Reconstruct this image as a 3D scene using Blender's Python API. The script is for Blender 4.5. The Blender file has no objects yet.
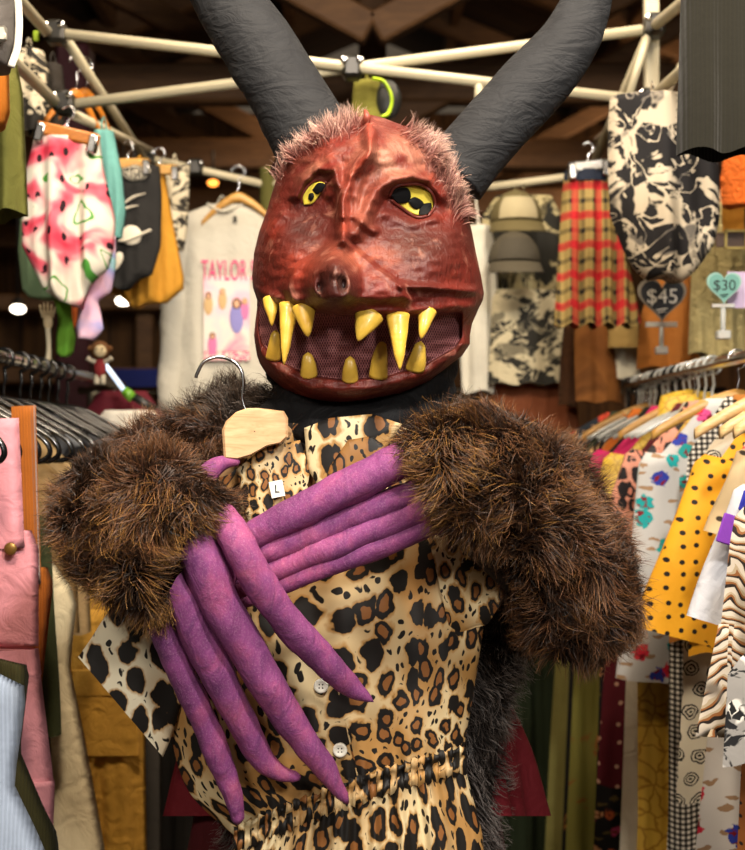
import bpy, math, random
import numpy as np
from mathutils import Vector, Matrix
from bpy.types import NodeSocket
PI = math.pi
SC = bpy.context.scene
COL = SC.collection
F_PX, CX, HY, CAMZ = 1300.0, 372.5, 445.0, 1.5

def P(px, py, Y):
    """point of the place seen at that spot of a 745x850 frame, Y metres away"""
    return np.array([(px-CX)/F_PX*Y, Y, CAMZ+(HY-py)/F_PX*Y])

def PP(px, py, Y):
    px, py, Y = np.broadcast_arrays(np.asarray(px, float), np.asarray(py, float), np.asarray(Y, float))
    return np.stack([(px-CX)/F_PX*Y, Y, CAMZ+(HY-py)/F_PX*Y], -1)

# ------------------------------------------------------------------ maths
def sstep(a, b, x):
    t = np.clip((x-a)/(b-a), 0, 1)
    return t*t*(3-2*t)

_nz = {}
def noise3(p, freq, seed):
    """smooth pseudo noise in about [-1, 1] of points p (n,3)"""
    if seed not in _nz:
        r = np.random.RandomState(seed)
        _nz[seed] = (r.normal(size=(7, 3)), r.uniform(0, 6.28, 7))
    d, ph = _nz[seed]
    return np.sin((p @ d.T)*freq + ph).sum(-1)/3.2

def noisev(p, freq, seed):
    return np.stack([noise3(p, freq, seed+k) for k in range(3)], -1)

def spline(pts, n):
    """Catmull-Rom through pts (m,k) -> (n,k)"""
    pts = np.asarray(pts, float)
    if pts.ndim == 1: pts = pts[:, None]
    m = len(pts)
    ext = np.vstack([2*pts[0]-pts[1], pts, 2*pts[-1]-pts[-2]])
    t = np.linspace(0, m-1-1e-9, n)
    i = t.astype(int); f = (t-i)[:, None]
    p0, p1, p2, p3 = ext[i], ext[i+1], ext[i+2], ext[i+3]
    return 0.5*(2*p1+(p2-p0)*f+(2*p0-5*p1+4*p2-p3)*f*f+(3*p1-p0-3*p2+p3)*f**3)

def norm(v):
    return v/np.maximum(np.linalg.norm(v, axis=-1, keepdims=True), 1e-9)

def polydist(px, py, pts):
    best = np.full(np.shape(px), 1e9)
    for (ax, ay), (bx, by) in zip(pts[:-1], pts[1:]):
        dx, dy = bx-ax, by-ay
        t = np.clip(((px-ax)*dx+(py-ay)*dy)/(dx*dx+dy*dy), 0, 1)
        best = np.minimum(best, np.hypot(px-ax-t*dx, py-ay-t*dy))
    return best

# ------------------------------------------------------------------ mesh builder
class MB:
    def __init__(s):
        s.V, s.F, s.UV, s.n, s.M, s.boxy = [], [], [], 0, [], False
    def add(s, v, f, uv=None, mi=0):
        v = np.asarray(v, float).reshape(-1, 3)
        s.V.append(v)
        s.UV.append(np.zeros((len(v), 2)) if uv is None else np.asarray(uv, float).reshape(-1, 2))
        s.F += [tuple(i+s.n for i in q) for q in f]
        s.M += [mi]*len(f)
        s.n += len(v)
        return s
    def grid(s, pts, uv=None, flip=False, mi=0, caps=(False, False)):
        R, C = pts.shape[:2]
        if uv is None:
            a = np.concatenate([[0], np.cumsum(np.linalg.norm(np.diff(pts[R//2], axis=0), axis=1))])
            b = np.concatenate([[0], np.cumsum(np.linalg.norm(np.diff(pts.mean(1), axis=0), axis=1))])
            uv = np.stack(np.meshgrid(a, b), -1)
        f = []
        for r in range(R-1):
            for c in range(C-1):
                q = (r*C+c, r*C+c+1, (r+1)*C+c+1, (r+1)*C+c)
                f.append(q[::-1] if flip else q)
        v = pts.reshape(-1, 3); u = uv.reshape(-1, 2)
        k = R*C
        for end, r in ((0, 0), (1, R-1)):
            if caps[end]:
                v = np.vstack([v, pts[r, :-1].mean(0)]); u = np.vstack([u, uv[r].mean(0)])
                for c in range(C-1):
                    q = (r*C+c+1, r*C+c, k) if end == 0 else (r*C+c, r*C+c+1, k)
                    f.append(q[::-1] if flip else q)
                k += 1
        return s.add(v, f, u, mi)
    def tube(s, path, rad, seg=10, n=None, squash=None, mi=0, caps=(True, True), bump=None, roll=None):
        """round tube along a path; squash=(vector, k) flattens it along that vector"""
        path = np.asarray(path, float)
        rad = np.broadcast_to(np.asarray(rad, float), (len(path),))
        if n:
            rad = spline(rad, n)[:, 0]; path = spline(path, n)
        t = norm(np.gradient(path, axis=0))
        up = np.array([0, 0, 1.0]) if abs(t[0][2]) < .9 else np.array([0, 1.0, 0])
        a = norm(np.cross(t[0], up)); A = [a]
        for i in range(1, len(t)):
            a = A[-1]-t[i]*np.dot(A[-1], t[i]); A.append(norm(a))
        A = np.array(A); B = np.cross(t, A)
        th = np.linspace(0, 2*PI, seg+1)
        off = A[:, None]*np.cos(th)[None, :, None]+B[:, None]*np.sin(th)[None, :, None]
        rr = np.maximum(rad, 1e-4)[:, None, None]
        pts = off*rr
        if squash is not None:
            d = norm(np.asarray(squash[0], float)); pts = pts-d*(pts@d)[..., None]*(1-squash[1])
        pts = pts+path[:, None]
        if bump is not None:
            k = bump(pts.reshape(-1, 3)).reshape(pts.shape[:2])
            k[:, -1] = k[:, 0]
            pts = pts+off*k[..., None]
        return s.grid(pts, mi=mi, caps=caps)
    def box(s, c, size, rot=None, mi=0, bev=.12):
        """box with chamfered edges"""
        s.boxy = True
        h = np.asarray(size, float)/2; b = min(h)*bev*2
        v = []
        for sx in (-1, 1):
            for sy in (-1, 1):
                for sz in (-1, 1):
                    for k in range(3):
                        q = h.copy(); q -= b; q[k] += b
                        v.append(q*(sx, sy, sz))
        v = np.array(v)
        idx = lambda sx, sy, sz, k: ((sx > 0)*4+(sy > 0)*2+(sz > 0))*3+k
        f = []
        for k in range(3):
            i, j = [q for q in range(3) if q != k]
            for sg in (-1, 1):
                q = []
                for (a, c_) in ((-1, -1), (1, -1), (1, 1), (-1, 1)):
                    e = [0, 0, 0]; e[k] = sg; e[i] = a; e[j] = c_
                    q.append(idx(*e, k))
                f.append(q)
        for k in range(3):
            i, j = [q for q in range(3) if q != k]
            for a in (-1, 1):
                for c_ in (-1, 1):
                    e = [0, 0, 0]; e[i] = a; e[j] = c_
                    e0 = list(e); e1 = list(e); e0[k] = -1; e1[k] = 1
                    f.append([idx(*e0, i), idx(*e0, j), idx(*e1, j), idx(*e1, i)])
        for sx in (-1, 1):
            for sy in (-1, 1):
                for sz in (-1, 1):
                    f.append([idx(sx, sy, sz, k) for k in range(3)])
        if rot is not None: v = v@np.array(rot.to_3x3()).T
        return s.add(v+np.asarray(c, float), f, v[:, [0, 2]], mi)
    def prism(s, outline, y0, y1, mi=0):
        """closed outline of (x,z) points given a thickness along Y"""
        o = np.asarray(outline, float); n = len(o)
        v = np.vstack([np.c_[o[:, 0], np.full(n, y0), o[:, 1]], np.c_[o[:, 0], np.full(n, y1), o[:, 1]]])
        f = [tuple(range(n)), tuple(range(2*n-1, n-1, -1))]
        f += [(i, n+i, n+(i+1) % n, (i+1) % n) for i in range(n)]
        return s.add(v, f, np.vstack([o, o]), mi)
    def ellipsoid(s, c, r, nu=20, nv=12, mi=0, fn=None, rot=None):
        th = np.linspace(0, 2*PI, nu+1); ph = np.linspace(.001, PI-.001, nv+1)
        p = np.stack([np.sin(ph)[:, None]*np.cos(th)[None], np.sin(ph)[:, None]*np.sin(th)[None], np.cos(ph)[:, None]*np.ones(nu+1)[None]], -1)
        p = p*np.asarray(r, float)
        if fn is not None: p = fn(p)
        if rot is not None: p = p@np.array(rot.to_3x3()).T
        uv = np.stack(np.meshgrid(th/2/PI, 1-ph/PI), -1)
        return s.grid(p+np.asarray(c, float), uv, mi=mi, flip=True)
    def verts(s): return np.vstack(s.V)
    def build(s, name, mat, parent=None, smooth=True, local=False, sharp=None):
        v = np.vstack(s.V); uv = np.vstack(s.UV)
        loc = np.zeros(3)
        if parent is not None:
            if not local:
                v = v-wloc(parent)
        elif not local:
            loc = np.array([(v[:, 0].min()+v[:, 0].max())/2, (v[:, 1].min()+v[:, 1].max())/2, v[:, 2].min()])
            v = v-loc
        me = bpy.data.meshes.new(name)
        me.from_pydata(v.tolist(), [], s.F)
        lay = me.uv_layers.new(name='UVMap')
        li = np.empty(len(me.loops), int); me.loops.foreach_get('vertex_index', li)
        lay.data.foreach_set('uv', uv[li].ravel())
        for m in (mat if isinstance(mat, (list, tuple)) else [mat]):
            me.materials.append(m)
        if any(s.M): me.polygons.foreach_set('material_index', s.M)
        if smooth:
            me.polygons.foreach_set('use_smooth', [True]*len(me.polygons))
            if sharp or s.boxy:
                me.set_sharp_from_angle(angle=math.radians(sharp or 40))
        me.update()
        o = bpy.data.objects.new(name, me); COL.objects.link(o)
        o.location = loc
        if parent is not None: o.parent = parent
        return o

def wloc(o):
    v = np.zeros(3)
    while o is not None:
        v += np.array(o.location); o = o.parent
    return v

def tag(o, label=None, cat=None, group=None, kind=None):
    if label: o['label'] = label
    if cat: o['category'] = cat
    if group: o['group'] = group
    if kind: o['kind'] = kind
    return o

def empty(name, loc, label, cat, group=None, rz=0):
    o = bpy.data.objects.new(name, None); COL.objects.link(o)
    o.empty_display_size = .05
    o.location = [float(q) for q in loc]; o.rotation_euler = (0, 0, rz)
    return tag(o, label, cat, group)

def text_mb(txt, size, extrude=.0004, shear=0):
    cu = bpy.data.curves.new('writing', 'FONT'); cu.body = txt; cu.size = size; cu.extrude = extrude
    cu.align_x = 'CENTER'; cu.align_y = 'CENTER'; cu.shear = shear
    ob = bpy.data.objects.new('writing', cu); COL.objects.link(ob)
    bpy.context.view_layer.update()
    me = bpy.data.meshes.new_from_object(ob.evaluated_get(bpy.context.evaluated_depsgraph_get()))
    v = np.array([q.co[:] for q in me.vertices]); f = [tuple(p.vertices) for p in me.polygons]
    bpy.data.objects.remove(ob); bpy.data.curves.remove(cu); bpy.data.meshes.remove(me)
    return v, f

# ------------------------------------------------------------------ materials
def lin(c):
    if isinstance(c, str):
        c = [int(c[i:i+2], 16)/255 for i in (0, 2, 4)]
        c = [x/12.92 if x <= .04045 else ((x+.055)/1.055)**2.4 for x in c]
    return tuple(c)+(1,)

class T:
    def __init__(s, name):
        s.m = bpy.data.materials.new(name); s.m.use_nodes = True
        s.t = s.m.node_tree; s.t.nodes.clear()
        s.out = s.n('ShaderNodeOutputMaterial')
    def n(s, typ, ins=None, **pr):
        d = s.t.nodes.new(typ)
        for k, v in pr.items(): setattr(d, k, v)
        for k, v in (ins or {}).items(): s.set(d.inputs[k], v)
        return d
    def set(s, sock, v):
        if isinstance(v, NodeSocket): s.t.links.new(v, sock)
        else: sock.default_value = v
    def uv(s): return s.n('ShaderNodeTexCoord').outputs['UV']
    def obj(s): return s.n('ShaderNodeTexCoord').outputs['Object']
    def noise(s, vec, scale, detail=3, rough=.5, dist=0):
        d = s.n('ShaderNodeTexNoise', {'Vector': vec, 'Scale': scale, 'Detail': detail, 'Roughness': rough, 'Distortion': dist})
        return d.outputs['Fac'], d.outputs['Color']
    def voro(s, vec, scale, rand=1, feature='F1', dims='3D'):
        d = s.n('ShaderNodeTexVoronoi', {'Vector': vec, 'Scale': scale, 'Randomness': rand}, feature=feature, voronoi_dimensions=dims)
        return d.outputs['Distance'], (d.outputs['Color'] if 'Color' in d.outputs else None)
    def math(s, op, a, b=0, c=0, clamp=False):
        d = s.n('ShaderNodeMath', operation=op, use_clamp=clamp)
        s.set(d.inputs[0], a); s.set(d.inputs[1], b); s.set(d.inputs[2], c)
        return d.outputs[0]
    def vmath(s, op, a, b=(0, 0, 0)):
        d = s.n('ShaderNodeVectorMath', operation=op); s.set(d.inputs[0], a)
        if op == 'SCALE': s.set(d.inputs['Scale'], b)
        else: s.set(d.inputs[1], b)
        return d.outputs[0]
    def warp(s, vec, scale, amt):
        _, c = s.noise(vec, scale, 2)
        return s.vmath('ADD', vec, s.vmath('SCALE', s.vmath('SUBTRACT', c, (.5, .5, .5)), amt))
    def xyz(s, v): return s.n('ShaderNodeSeparateXYZ', {0: v}).outputs
    def ramp(s, fac, stops, interp='LINEAR'):
        d = s.n('ShaderNodeValToRGB', {0: fac}); r = d.color_ramp; r.interpolation = interp
        while len(r.elements) < len(stops): r.elements.new(.5)
        for e, (p, c) in zip(r.elements, stops):
            e.position = p; e.color = lin(c) if not isinstance(c, (int, float)) else (c, c, c, 1)
        return d.outputs[0]
    def mix(s, f, a, b, mode='MIX'):
        d = s.n('ShaderNodeMix', data_type='RGBA', blend_type=mode)
        s.set(d.inputs[0], f)
        s.set(d.inputs[6], lin(a) if isinstance(a, str) else a); s.set(d.inputs[7], lin(b) if isinstance(b, str) else b)
        return d.outputs[2]
    def step(s, x, e, w=.02):
        return s.math('MULTIPLY_ADD', x, 1/w, -e/w+.5, clamp=True)
    def done(s, col, rough=.8, bump=None, bstr=.3, bdist=.004, metal=0, spec=.3, emit=None, estr=0, alpha=None, trans=0, sheen=0, coat=0):
        b = s.n('ShaderNodeBsdfPrincipled')
        s.set(b.inputs['Base Color'], lin(col) if isinstance(col, str) else col)
        s.set(b.inputs['Roughness'], rough); s.set(b.inputs['Metallic'], metal)
        s.set(b.inputs['Specular IOR Level'], spec)
        b.inputs['Sheen Weight'].default_value = sheen
        b.inputs['Coat Weight'].default_value = coat
        b.inputs['Transmission Weight'].default_value = trans
        if alpha is not None: s.set(b.inputs['Alpha'], alpha)
        if emit is not None:
            s.set(b.inputs['Emission Color'], lin(emit) if isinstance(emit, str) else emit); b.inputs['Emission Strength'].default_value = estr
        if bump is not None:
            bn = s.n('ShaderNodeBump', {'Strength': bstr, 'Distance': bdist, 'Height': bump})
            s.set(b.inputs['Normal'], bn.outputs[0])
        s.set(s.out.inputs[0], b.outputs[0])
        return s.m

_mc = {}
def cached(fn):
    def w(*a, **k):
        key = (fn.__name__, a, tuple(sorted(k.items())))
        if key not in _mc: _mc[key] = fn(*a, **k)
        return _mc[key]
    return w

@cached
def plain(c, rough=.85, var=.25, bump=.25, scale=9.0, sheen=.0):
    """woven cloth: slight mottling, wrinkles and a fine weave"""
    t = T('cloth'); uv = t.obj()
    f, _ = t.noise(uv, scale, 4, .6)
    g, _ = t.noise(uv, scale*2.3, 3, .5, 1.2)
    w, _ = t.noise(uv, 700, 2)
    col = t.mix(t.math('MULTIPLY', t.math('SUBTRACT', f, .35, clamp=True), var*3, clamp=True), c, tuple(x*.55 for x in lin(c)[:3])+(1,))
    return t.done(col, rough, t.math('ADD', t.math('MULTIPLY', g, 1.0), t.math('MULTIPLY', w, .08)), bump, .02, sheen=sheen)

@cached
def cord(c, lines=260):
    """corduroy: fine vertical ribs"""
    t = T('corduroy'); uv = t.uv(); x = t.xyz(uv)[0]
    r = t.math('MULTIPLY_ADD', t.math('SINE', t.math('MULTIPLY', x, lines*2*PI)), .5, .5)
    f, _ = t.noise(t.obj(), 12, 4, .6)
    d = tuple(q*.62 for q in lin(c)[:3])+(1,)
    col = t.mix(t.math('MULTIPLY', t.math('SUBTRACT', 1, r), .5), c, d)
    col = t.mix(t.math('MULTIPLY', f, .5), col, d)
    return t.done(col, .9, t.math('MULTIPLY_ADD', f, 2, t.math('MULTIPLY', r, .3)), .35, .008, sheen=.2)

@cached
def solid(c, rough=.5, metal=0.0, spec=.5, coat=0.0):
    t = T('solid'); f, _ = t.noise(t.obj(), 40, 3)
    col = t.mix(t.math('MULTIPLY', f, .3), c, tuple(x*.7 for x in lin(c)[:3])+(1,))
    return t.done(col, rough, None, metal=metal, spec=spec, coat=coat)

@cached
def wood(c1, c2, scale=14.0, rough=.4):
    t = T('wood'); v = t.n('ShaderNodeMapping', {'Vector': t.obj(), 'Scale': (1, 1, 6)}).outputs[0]
    f, _ = t.noise(v, scale, 4, .6, 1.5)
    return t.done(t.ramp(f, [(.3, c1), (.7, c2)]), rough, f, .1, .002, spec=.5)

@cached
def leopard(scale=20.0, cream='dcc89c', gold='ab8048', fill='85552a', dark='15110e', gold_edge=.46, ring=(.20, .36), tan=.35, solid_share=.55, stretch=1.35):
    t = T('leopard_print'); uv = t.n('ShaderNodeMapping', {'Vector': t.uv(), 'Scale': (stretch, 1/stretch**.5, 1)}).outputs[0]
    w = t.warp(uv, scale*1.1, .035*20/scale)
    d, cc = t.voro(w, scale, .85, dims='2D')
    rnd = t.xyz(cc)[0]
    nz, _ = t.noise(uv, scale*2.6, 2)
    dn = t.math('ADD', d, t.math('MULTIPLY_ADD', nz, .34, -.17))
    outer = t.math('SUBTRACT', 1, t.step(dn, ring[1], .03))
    inner = t.math('SUBTRACT', 1, t.step(t.math('ADD', dn, t.math('MULTIPLY', t.math('GREATER_THAN', rnd, solid_share), .4)), ring[0], .03))
    big, _ = t.noise(uv, scale*.22, 2)
    bg = t.mix(t.step(big, 1-tan*1.35, .2), cream, gold)
    bg = t.mix(t.math('SUBTRACT', 1, t.step(dn, gold_edge, .1)), bg, gold)
    # small spots between the rosettes
    d2, _ = t.voro(w, scale*2.3, 1, dims='2D')
    sm = t.math('MULTIPLY', t.math('SUBTRACT', 1, t.step(d2, .26, .04)), t.step(dn, .58, .04))
    col = t.mix(sm, bg, dark)
    col = t.mix(outer, col, dark)
    col = t.mix(t.math('MULTIPLY', inner, outer), col, fill)
    wv, _ = t.noise(uv, 60, 3)
    return t.done(col, .6, wv, .12, .004, spec=.35)

@cached
def dots(bg, fg, step=.03, r=.17, rough=.7):
    t = T('dotted_print'); uv = t.uv()
    d, _ = t.voro(uv, 1/step, .25, dims='2D')
    f, _ = t.noise(t.obj(), 10, 4)
    col = t.mix(t.math('MULTIPLY', f, .25), bg, tuple(x*.6 for x in lin(bg)[:3])+(1,))
    return t.done(t.mix(t.step(d, r, .04), fg, col), rough, f, .3, .02)

@cached
def floral(bg, cols, step=.09, size=.3, leaf='a08060', rough=.75):
    t = T('floral_print'); uv = t.uv(); w = t.warp(uv, 55, .022)
    d, c = t.voro(w, 1/step, .9, dims='2D')
    n = len(cols)
    pick = t.ramp(t.xyz(c)[0], [(i/n, q) for i, q in enumerate(cols)], 'CONSTANT')
    petal, _ = t.noise(uv, 90, 2)
    dd = t.math('ADD', d, t.math('MULTIPLY_ADD', petal, .35, -.17))
    lw = t.vmath('ADD', w, (3.3, 1.7, 0))
    m = t.n('ShaderNodeMapping', {'Vector': lw, 'Rotation': (0, 0, .6), 'Scale': (1, 2.6, 1)}).outputs[0]
    ld, _ = t.voro(m, .9/step, .9, dims='2D')
    f, _ = t.noise(t.obj(), 10, 4)
    col = t.mix(t.math('MULTIPLY', f, .2), bg, tuple(x*.65 for x in lin(bg)[:3])+(1,))
    col = t.mix(t.step(ld, .17, .03), leaf, col)
    inner = t.mix(t.step(petal, .56, .06), pick, tuple(.3*x for x in lin(cols[0])[:3])+(1,))
    return t.done(t.mix(t.step(dd, size, .04), inner, col), rough, f, .3, .02)

@cached
def inkprint(bg, fg, scale=9.0, edge=.5, mid=None, rough=.8, stretch=1.0):
    """loose black ink style all over print"""
    t = T('ink_print'); uv = t.n('ShaderNodeMapping', {'Vector': t.uv(), 'Scale': (stretch, 1, 1)}).outputs[0]
    w = t.warp(uv, scale*.8, .5/scale)
    f, _ = t.noise(w, scale, 3, .55, 2.2)
    h, _ = t.noise(w, scale*1.9, 2, .5, 1.5)
    ln_ = t.math('LESS_THAN', t.math('ABSOLUTE', t.math('SUBTRACT', h, .5)), .022)
    k = t.math('SUBTRACT', f, t.math('MULTIPLY', ln_, .5))
    col = t.mix(t.step(k, edge, .04), bg, fg)
    if mid:
        g, _ = t.noise(uv, scale*1.7, 2)
        col = t.mix(t.math('MULTIPLY', t.step(g, .58, .04), t.math('SUBTRACT', 1, t.step(k, edge, .04))), col, mid)
    return t.done(col, rough, f, .15, .01)

@cached
def plaid():
    t = T('plaid_cloth'); x, y, _ = t.xyz(t.uv())
    def bars(c, period, wid, off=0):
        return t.math('LESS_THAN', t.math('FRACT', t.math('ADD', t.math('DIVIDE', c, period), off)), wid)
    col = t.mix(t.math('MULTIPLY', t.math('ADD', bars(x, .032, .32), bars(y, .042, .32)), .5), '97824c', '1d1814')
    red = t.math('MULTIPLY', t.math('ADD', bars(x, .064, .3, .4), bars(y, .084, .28, .55)), .7, clamp=True)
    col = t.mix(red, col, 'b21c24')
    f, _ = t.noise(t.obj(), 14, 3)
    return t.done(col, .85, f, .2, .01)

@cached
def gingham():
    t = T('gingham_cloth'); x, y, _ = t.xyz(t.uv())
    a = t.math('LESS_THAN', t.math('FRACT', t.math('MULTIPLY', x, 90)), .5)
    b = t.math('LESS_THAN', t.math('FRACT', t.math('MULTIPLY', y, 90)), .5)
    return t.done(t.ramp(t.math('MULTIPLY', t.math('ADD', a, b), .5), [(0, 'e6e0d2'), (.4, '6b655c'), (.9, '14110f')], 'CONSTANT'), .8)

@cached
def watermelon():
    """white cloth with pink slices, green rinds and black pips"""
    t = T('watermelon_print'); uv = t.uv(); w = t.warp(uv, 12, .05)
    d, c = t.voro(w, 9, .8, dims='2D')
    x, y, _ = t.xyz(t.vmath('SUBTRACT', w, (0, 0, 0)))
    f, _ = t.noise(w, 10, 2, .5, .5)
    flesh = t.ramp(f, [(.34, 'd63850'), (.43, 'dc6c7c'), (.49, 'e4bcb6'), (.54, 'e2dccc')])
    rind = t.step(t.math('ABSOLUTE', t.math('SUBTRACT', f, .60)), .012, .008)
    pd, _ = t.voro(t.n('ShaderNodeMapping', {'Vector': uv, 'Scale': (1, .6, 1)}).outputs[0], 34, 1, dims='2D')
    pip = t.math('MULTIPLY', t.math('SUBTRACT', 1, t.step(pd, .2, .03)), t.math('LESS_THAN', f, .45))
    col = t.mix(rind, '4f9a3c', flesh)
    return t.done(t.mix(pip, col, '241018'), .75, f, .2, .01)

@cached
def tiedye(*cols):
    t = T('tie_dye'); f, _ = t.noise(t.uv(), 7, 3, .5, .8)
    n = len(cols)
    return t.done(t.ramp(f, [(.3+.4*i/(n-1), c) for i, c in enumerate(cols)]), .8, f, .15, .01)

@cached
def brocade(a, b, scale=26.0):
    t = T('brocade'); w = t.warp(t.uv(), 30, .03)
    d, _ = t.voro(w, scale, 1, 'DISTANCE_TO_EDGE', '2D')
    f, _ = t.noise(t.obj(), 9, 3)
    col = t.mix(t.step(d, .07, .06), a, b)
    return t.done(t.mix(t.math('MULTIPLY', f, .3), col, a), .45, f, .3, .02, spec=.5)

@cached
def zigzag():
    t = T('feather_print'); w = t.warp(t.uv(), 14, .09); x, y, _ = t.xyz(w)
    s = t.math('FRACT', t.math('MULTIPLY', t.math('ADD', y, t.math('MULTIPLY', t.math('PINGPONG', x, .05), .5)), 55))
    f, _ = t.noise(t.uv(), 9, 2)
    col = t.ramp(s, [(0, 'bfb4a4'), (.40, '21160f'), (.62, '84532a'), (.8, 'a8977c')], 'CONSTANT')
    return t.done(t.mix(t.step(f, .60, .05), col, '6e6458'), .7, f, .3, .02)

@cached
def roses():
    t = T('rose_print'); w = t.warp(t.uv(), 60, .012)
    d, _ = t.voro(w, 24, .5, dims='2D')
    ring = t.math('LESS_THAN', t.math('FRACT', t.math('MULTIPLY', d, 7)), .5)
    inside = t.math('LESS_THAN', d, .40)
    return t.done(t.mix(t.math('MULTIPLY', ring, inside), 'e2dac4', '1d1a17'), .8)

@cached
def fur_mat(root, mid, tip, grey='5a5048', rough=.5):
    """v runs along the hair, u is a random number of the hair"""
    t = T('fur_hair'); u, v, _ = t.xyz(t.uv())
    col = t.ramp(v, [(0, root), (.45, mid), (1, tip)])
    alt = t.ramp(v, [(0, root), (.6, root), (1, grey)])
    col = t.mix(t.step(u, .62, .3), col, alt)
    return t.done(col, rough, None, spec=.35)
# ================================================================== fur
def grid_normals(pts):
    du = np.gradient(pts, axis=1); dv = np.gradient(pts, axis=0)
    return norm(np.cross(du, dv))

def sample_grid(pts, nrm, n, rs, keep=None):
    R, C = pts.shape[:2]
    a = np.linalg.norm(np.cross(pts[:-1, 1:]-pts[:-1, :-1], pts[1:, :-1]-pts[:-1, :-1]), axis=-1)
    if keep is not None: a = a*keep
    p = a.ravel()/a.sum()
    k = rs.choice(len(p), n, p=p); r, c = k//(C-1), k % (C-1)
    fr, fc = rs.rand(n, 1), rs.rand(n, 1)
    def bl(g): return (g[r, c]*(1-fr)+g[r+1, c]*fr)*(1-fc)+(g[r, c+1]*(1-fr)+g[r+1, c+1]*fr)*fc
    return bl(pts), norm(bl(nrm)), (r+fr[:, 0])/(R-1), (c+fc[:, 0])/(C-1)

def hairs(p, n, flow, length, width, rs, lift=.55, lay=.5, mess=.5, curl=.35, freq=38, droop=.12, seg=4, seed=11):
    """ribbon hairs as arrays: verts, quads, uv"""
    N = len(p)
    L = length*rs.uniform(.55, 1.15, (N, 1))
    clump = noisev(p, freq, seed)*.75+noisev(p, freq*2.7, seed+20)*.4
    d = norm(n*lift+flow*lay+clump*mess+rs.normal(size=(N, 3))*.16)
    rnd = rs.normal(size=(N, 3))
    pos = [p-n*.002]
    dirs = [d]
    for k in range(seg):
        q = pos[-1]+d*L/seg
        pos.append(q)
        d = norm(d+noisev(q, freq*1.6, seed+40)*curl+rnd*curl*.35+np.array([0, 0, -1.0])*droop)
        dirs.append(d)
    V = np.empty((N, (seg+1)*2, 3)); UV = np.empty((N, (seg+1)*2, 2)); u = rs.rand(N)
    side0 = norm(np.cross(dirs[0], rs.normal(size=(N, 3))))
    for k in range(seg+1):
        sd = norm(side0-dirs[k]*(side0*dirs[k]).sum(-1, keepdims=True))
        w = width*(1-.85*(k/seg)**1.4)/2
        V[:, 2*k] = pos[k]-sd*w; V[:, 2*k+1] = pos[k]+sd*w
        UV[:, 2*k] = np.c_[u, np.full(N, k/seg)]; UV[:, 2*k+1] = UV[:, 2*k]
    base = (np.arange(N)*(seg+1)*2)[:, None, None]
    q = np.array([[2*k, 2*k+1, 2*k+3, 2*k+2] for k in range(seg)])[None]
    return V.reshape(-1, 3), (base+q).reshape(-1, 4), UV.reshape(-1, 2)

def fur_object(name, skins, strands, mats, parent):
    """one mesh: the skin grids (slot 0) and the hairs growing on them (slot 1)"""
    mb = MB()
    for pts in skins: mb.grid(pts, caps=(True, True))
    vs, fs, us, k = [], [], [], mb.n
    nq = 0
    mis = []
    for h in strands:
        v, q, u = h[:3]; mis += [h[3] if len(h) > 3 else 1]*len(q)
        vs.append(v); fs.append(q+k); us.append(u); k += len(v); nq += len(q)
    V = np.vstack(mb.V+vs)-wloc(parent); UV = np.vstack(mb.UV+us); Q = np.vstack(fs)
    nb = len(mb.F)
    tot = np.array([len(f) for f in mb.F]+[4]*nq)
    loops = np.concatenate([np.array([i for f in mb.F for i in f]), Q.ravel()])
    me = bpy.data.meshes.new(name)
    me.vertices.add(len(V)); me.vertices.foreach_set('co', V.ravel())
    me.loops.add(len(loops)); me.loops.foreach_set('vertex_index', loops)
    me.polygons.add(len(tot)); me.polygons.foreach_set('loop_start', np.concatenate([[0], np.cumsum(tot)[:-1]]))
    me.polygons.foreach_set('material_index', [0]*nb+mis)
    lay = me.uv_layers.new(name='UVMap'); lay.data.foreach_set('uv', UV[loops].ravel())
    for m in mats: me.materials.append(m)
    me.update(calc_edges=True); me.validate()
    me.polygons.foreach_set('use_smooth', [True]*len(me.polygons))
    o = bpy.data.objects.new(name, me); COL.objects.link(o); o.parent = parent
    return o

def tube_grid(path, rad, n, seg, bump=0, seed=3, freq=14):
    path = np.asarray(path, float)
    path = spline(path, n); rad = spline(rad, n)[:, 0]
    t = norm(np.gradient(path, axis=0)); A = [norm(np.cross(t[0], [0.3, 1, .2]))]
    for i in range(1, n): A.append(norm(A[-1]-t[i]*np.dot(A[-1], t[i])))
    A = np.array(A); B = np.cross(t, A); th = np.linspace(0, 2*PI, seg+1)
    off = A[:, None]*np.cos(th)[None, :, None]+B[:, None]*np.sin(th)[None, :, None]
    end = np.sqrt(np.clip(np.minimum(np.arange(n), np.arange(n)[::-1])/1.5+.3, 0, 1))
    pts = path[:, None]+off*(rad*end)[:, None, None]
    if bump:
        b = noise3(pts.reshape(-1, 3), freq, seed).reshape(n, seg+1); b[:, -1] = b[:, 0]
        pts = pts+off*(b*bump)[..., None]
    return pts, off, t

# ================================================================== the costumed monster
monster = empty('costumed_monster', P(350, 445, 2.10)*(1, 1, 0),
                'person in a horned red monster mask and brown fur costume holding a leopard romper', 'person')

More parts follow.
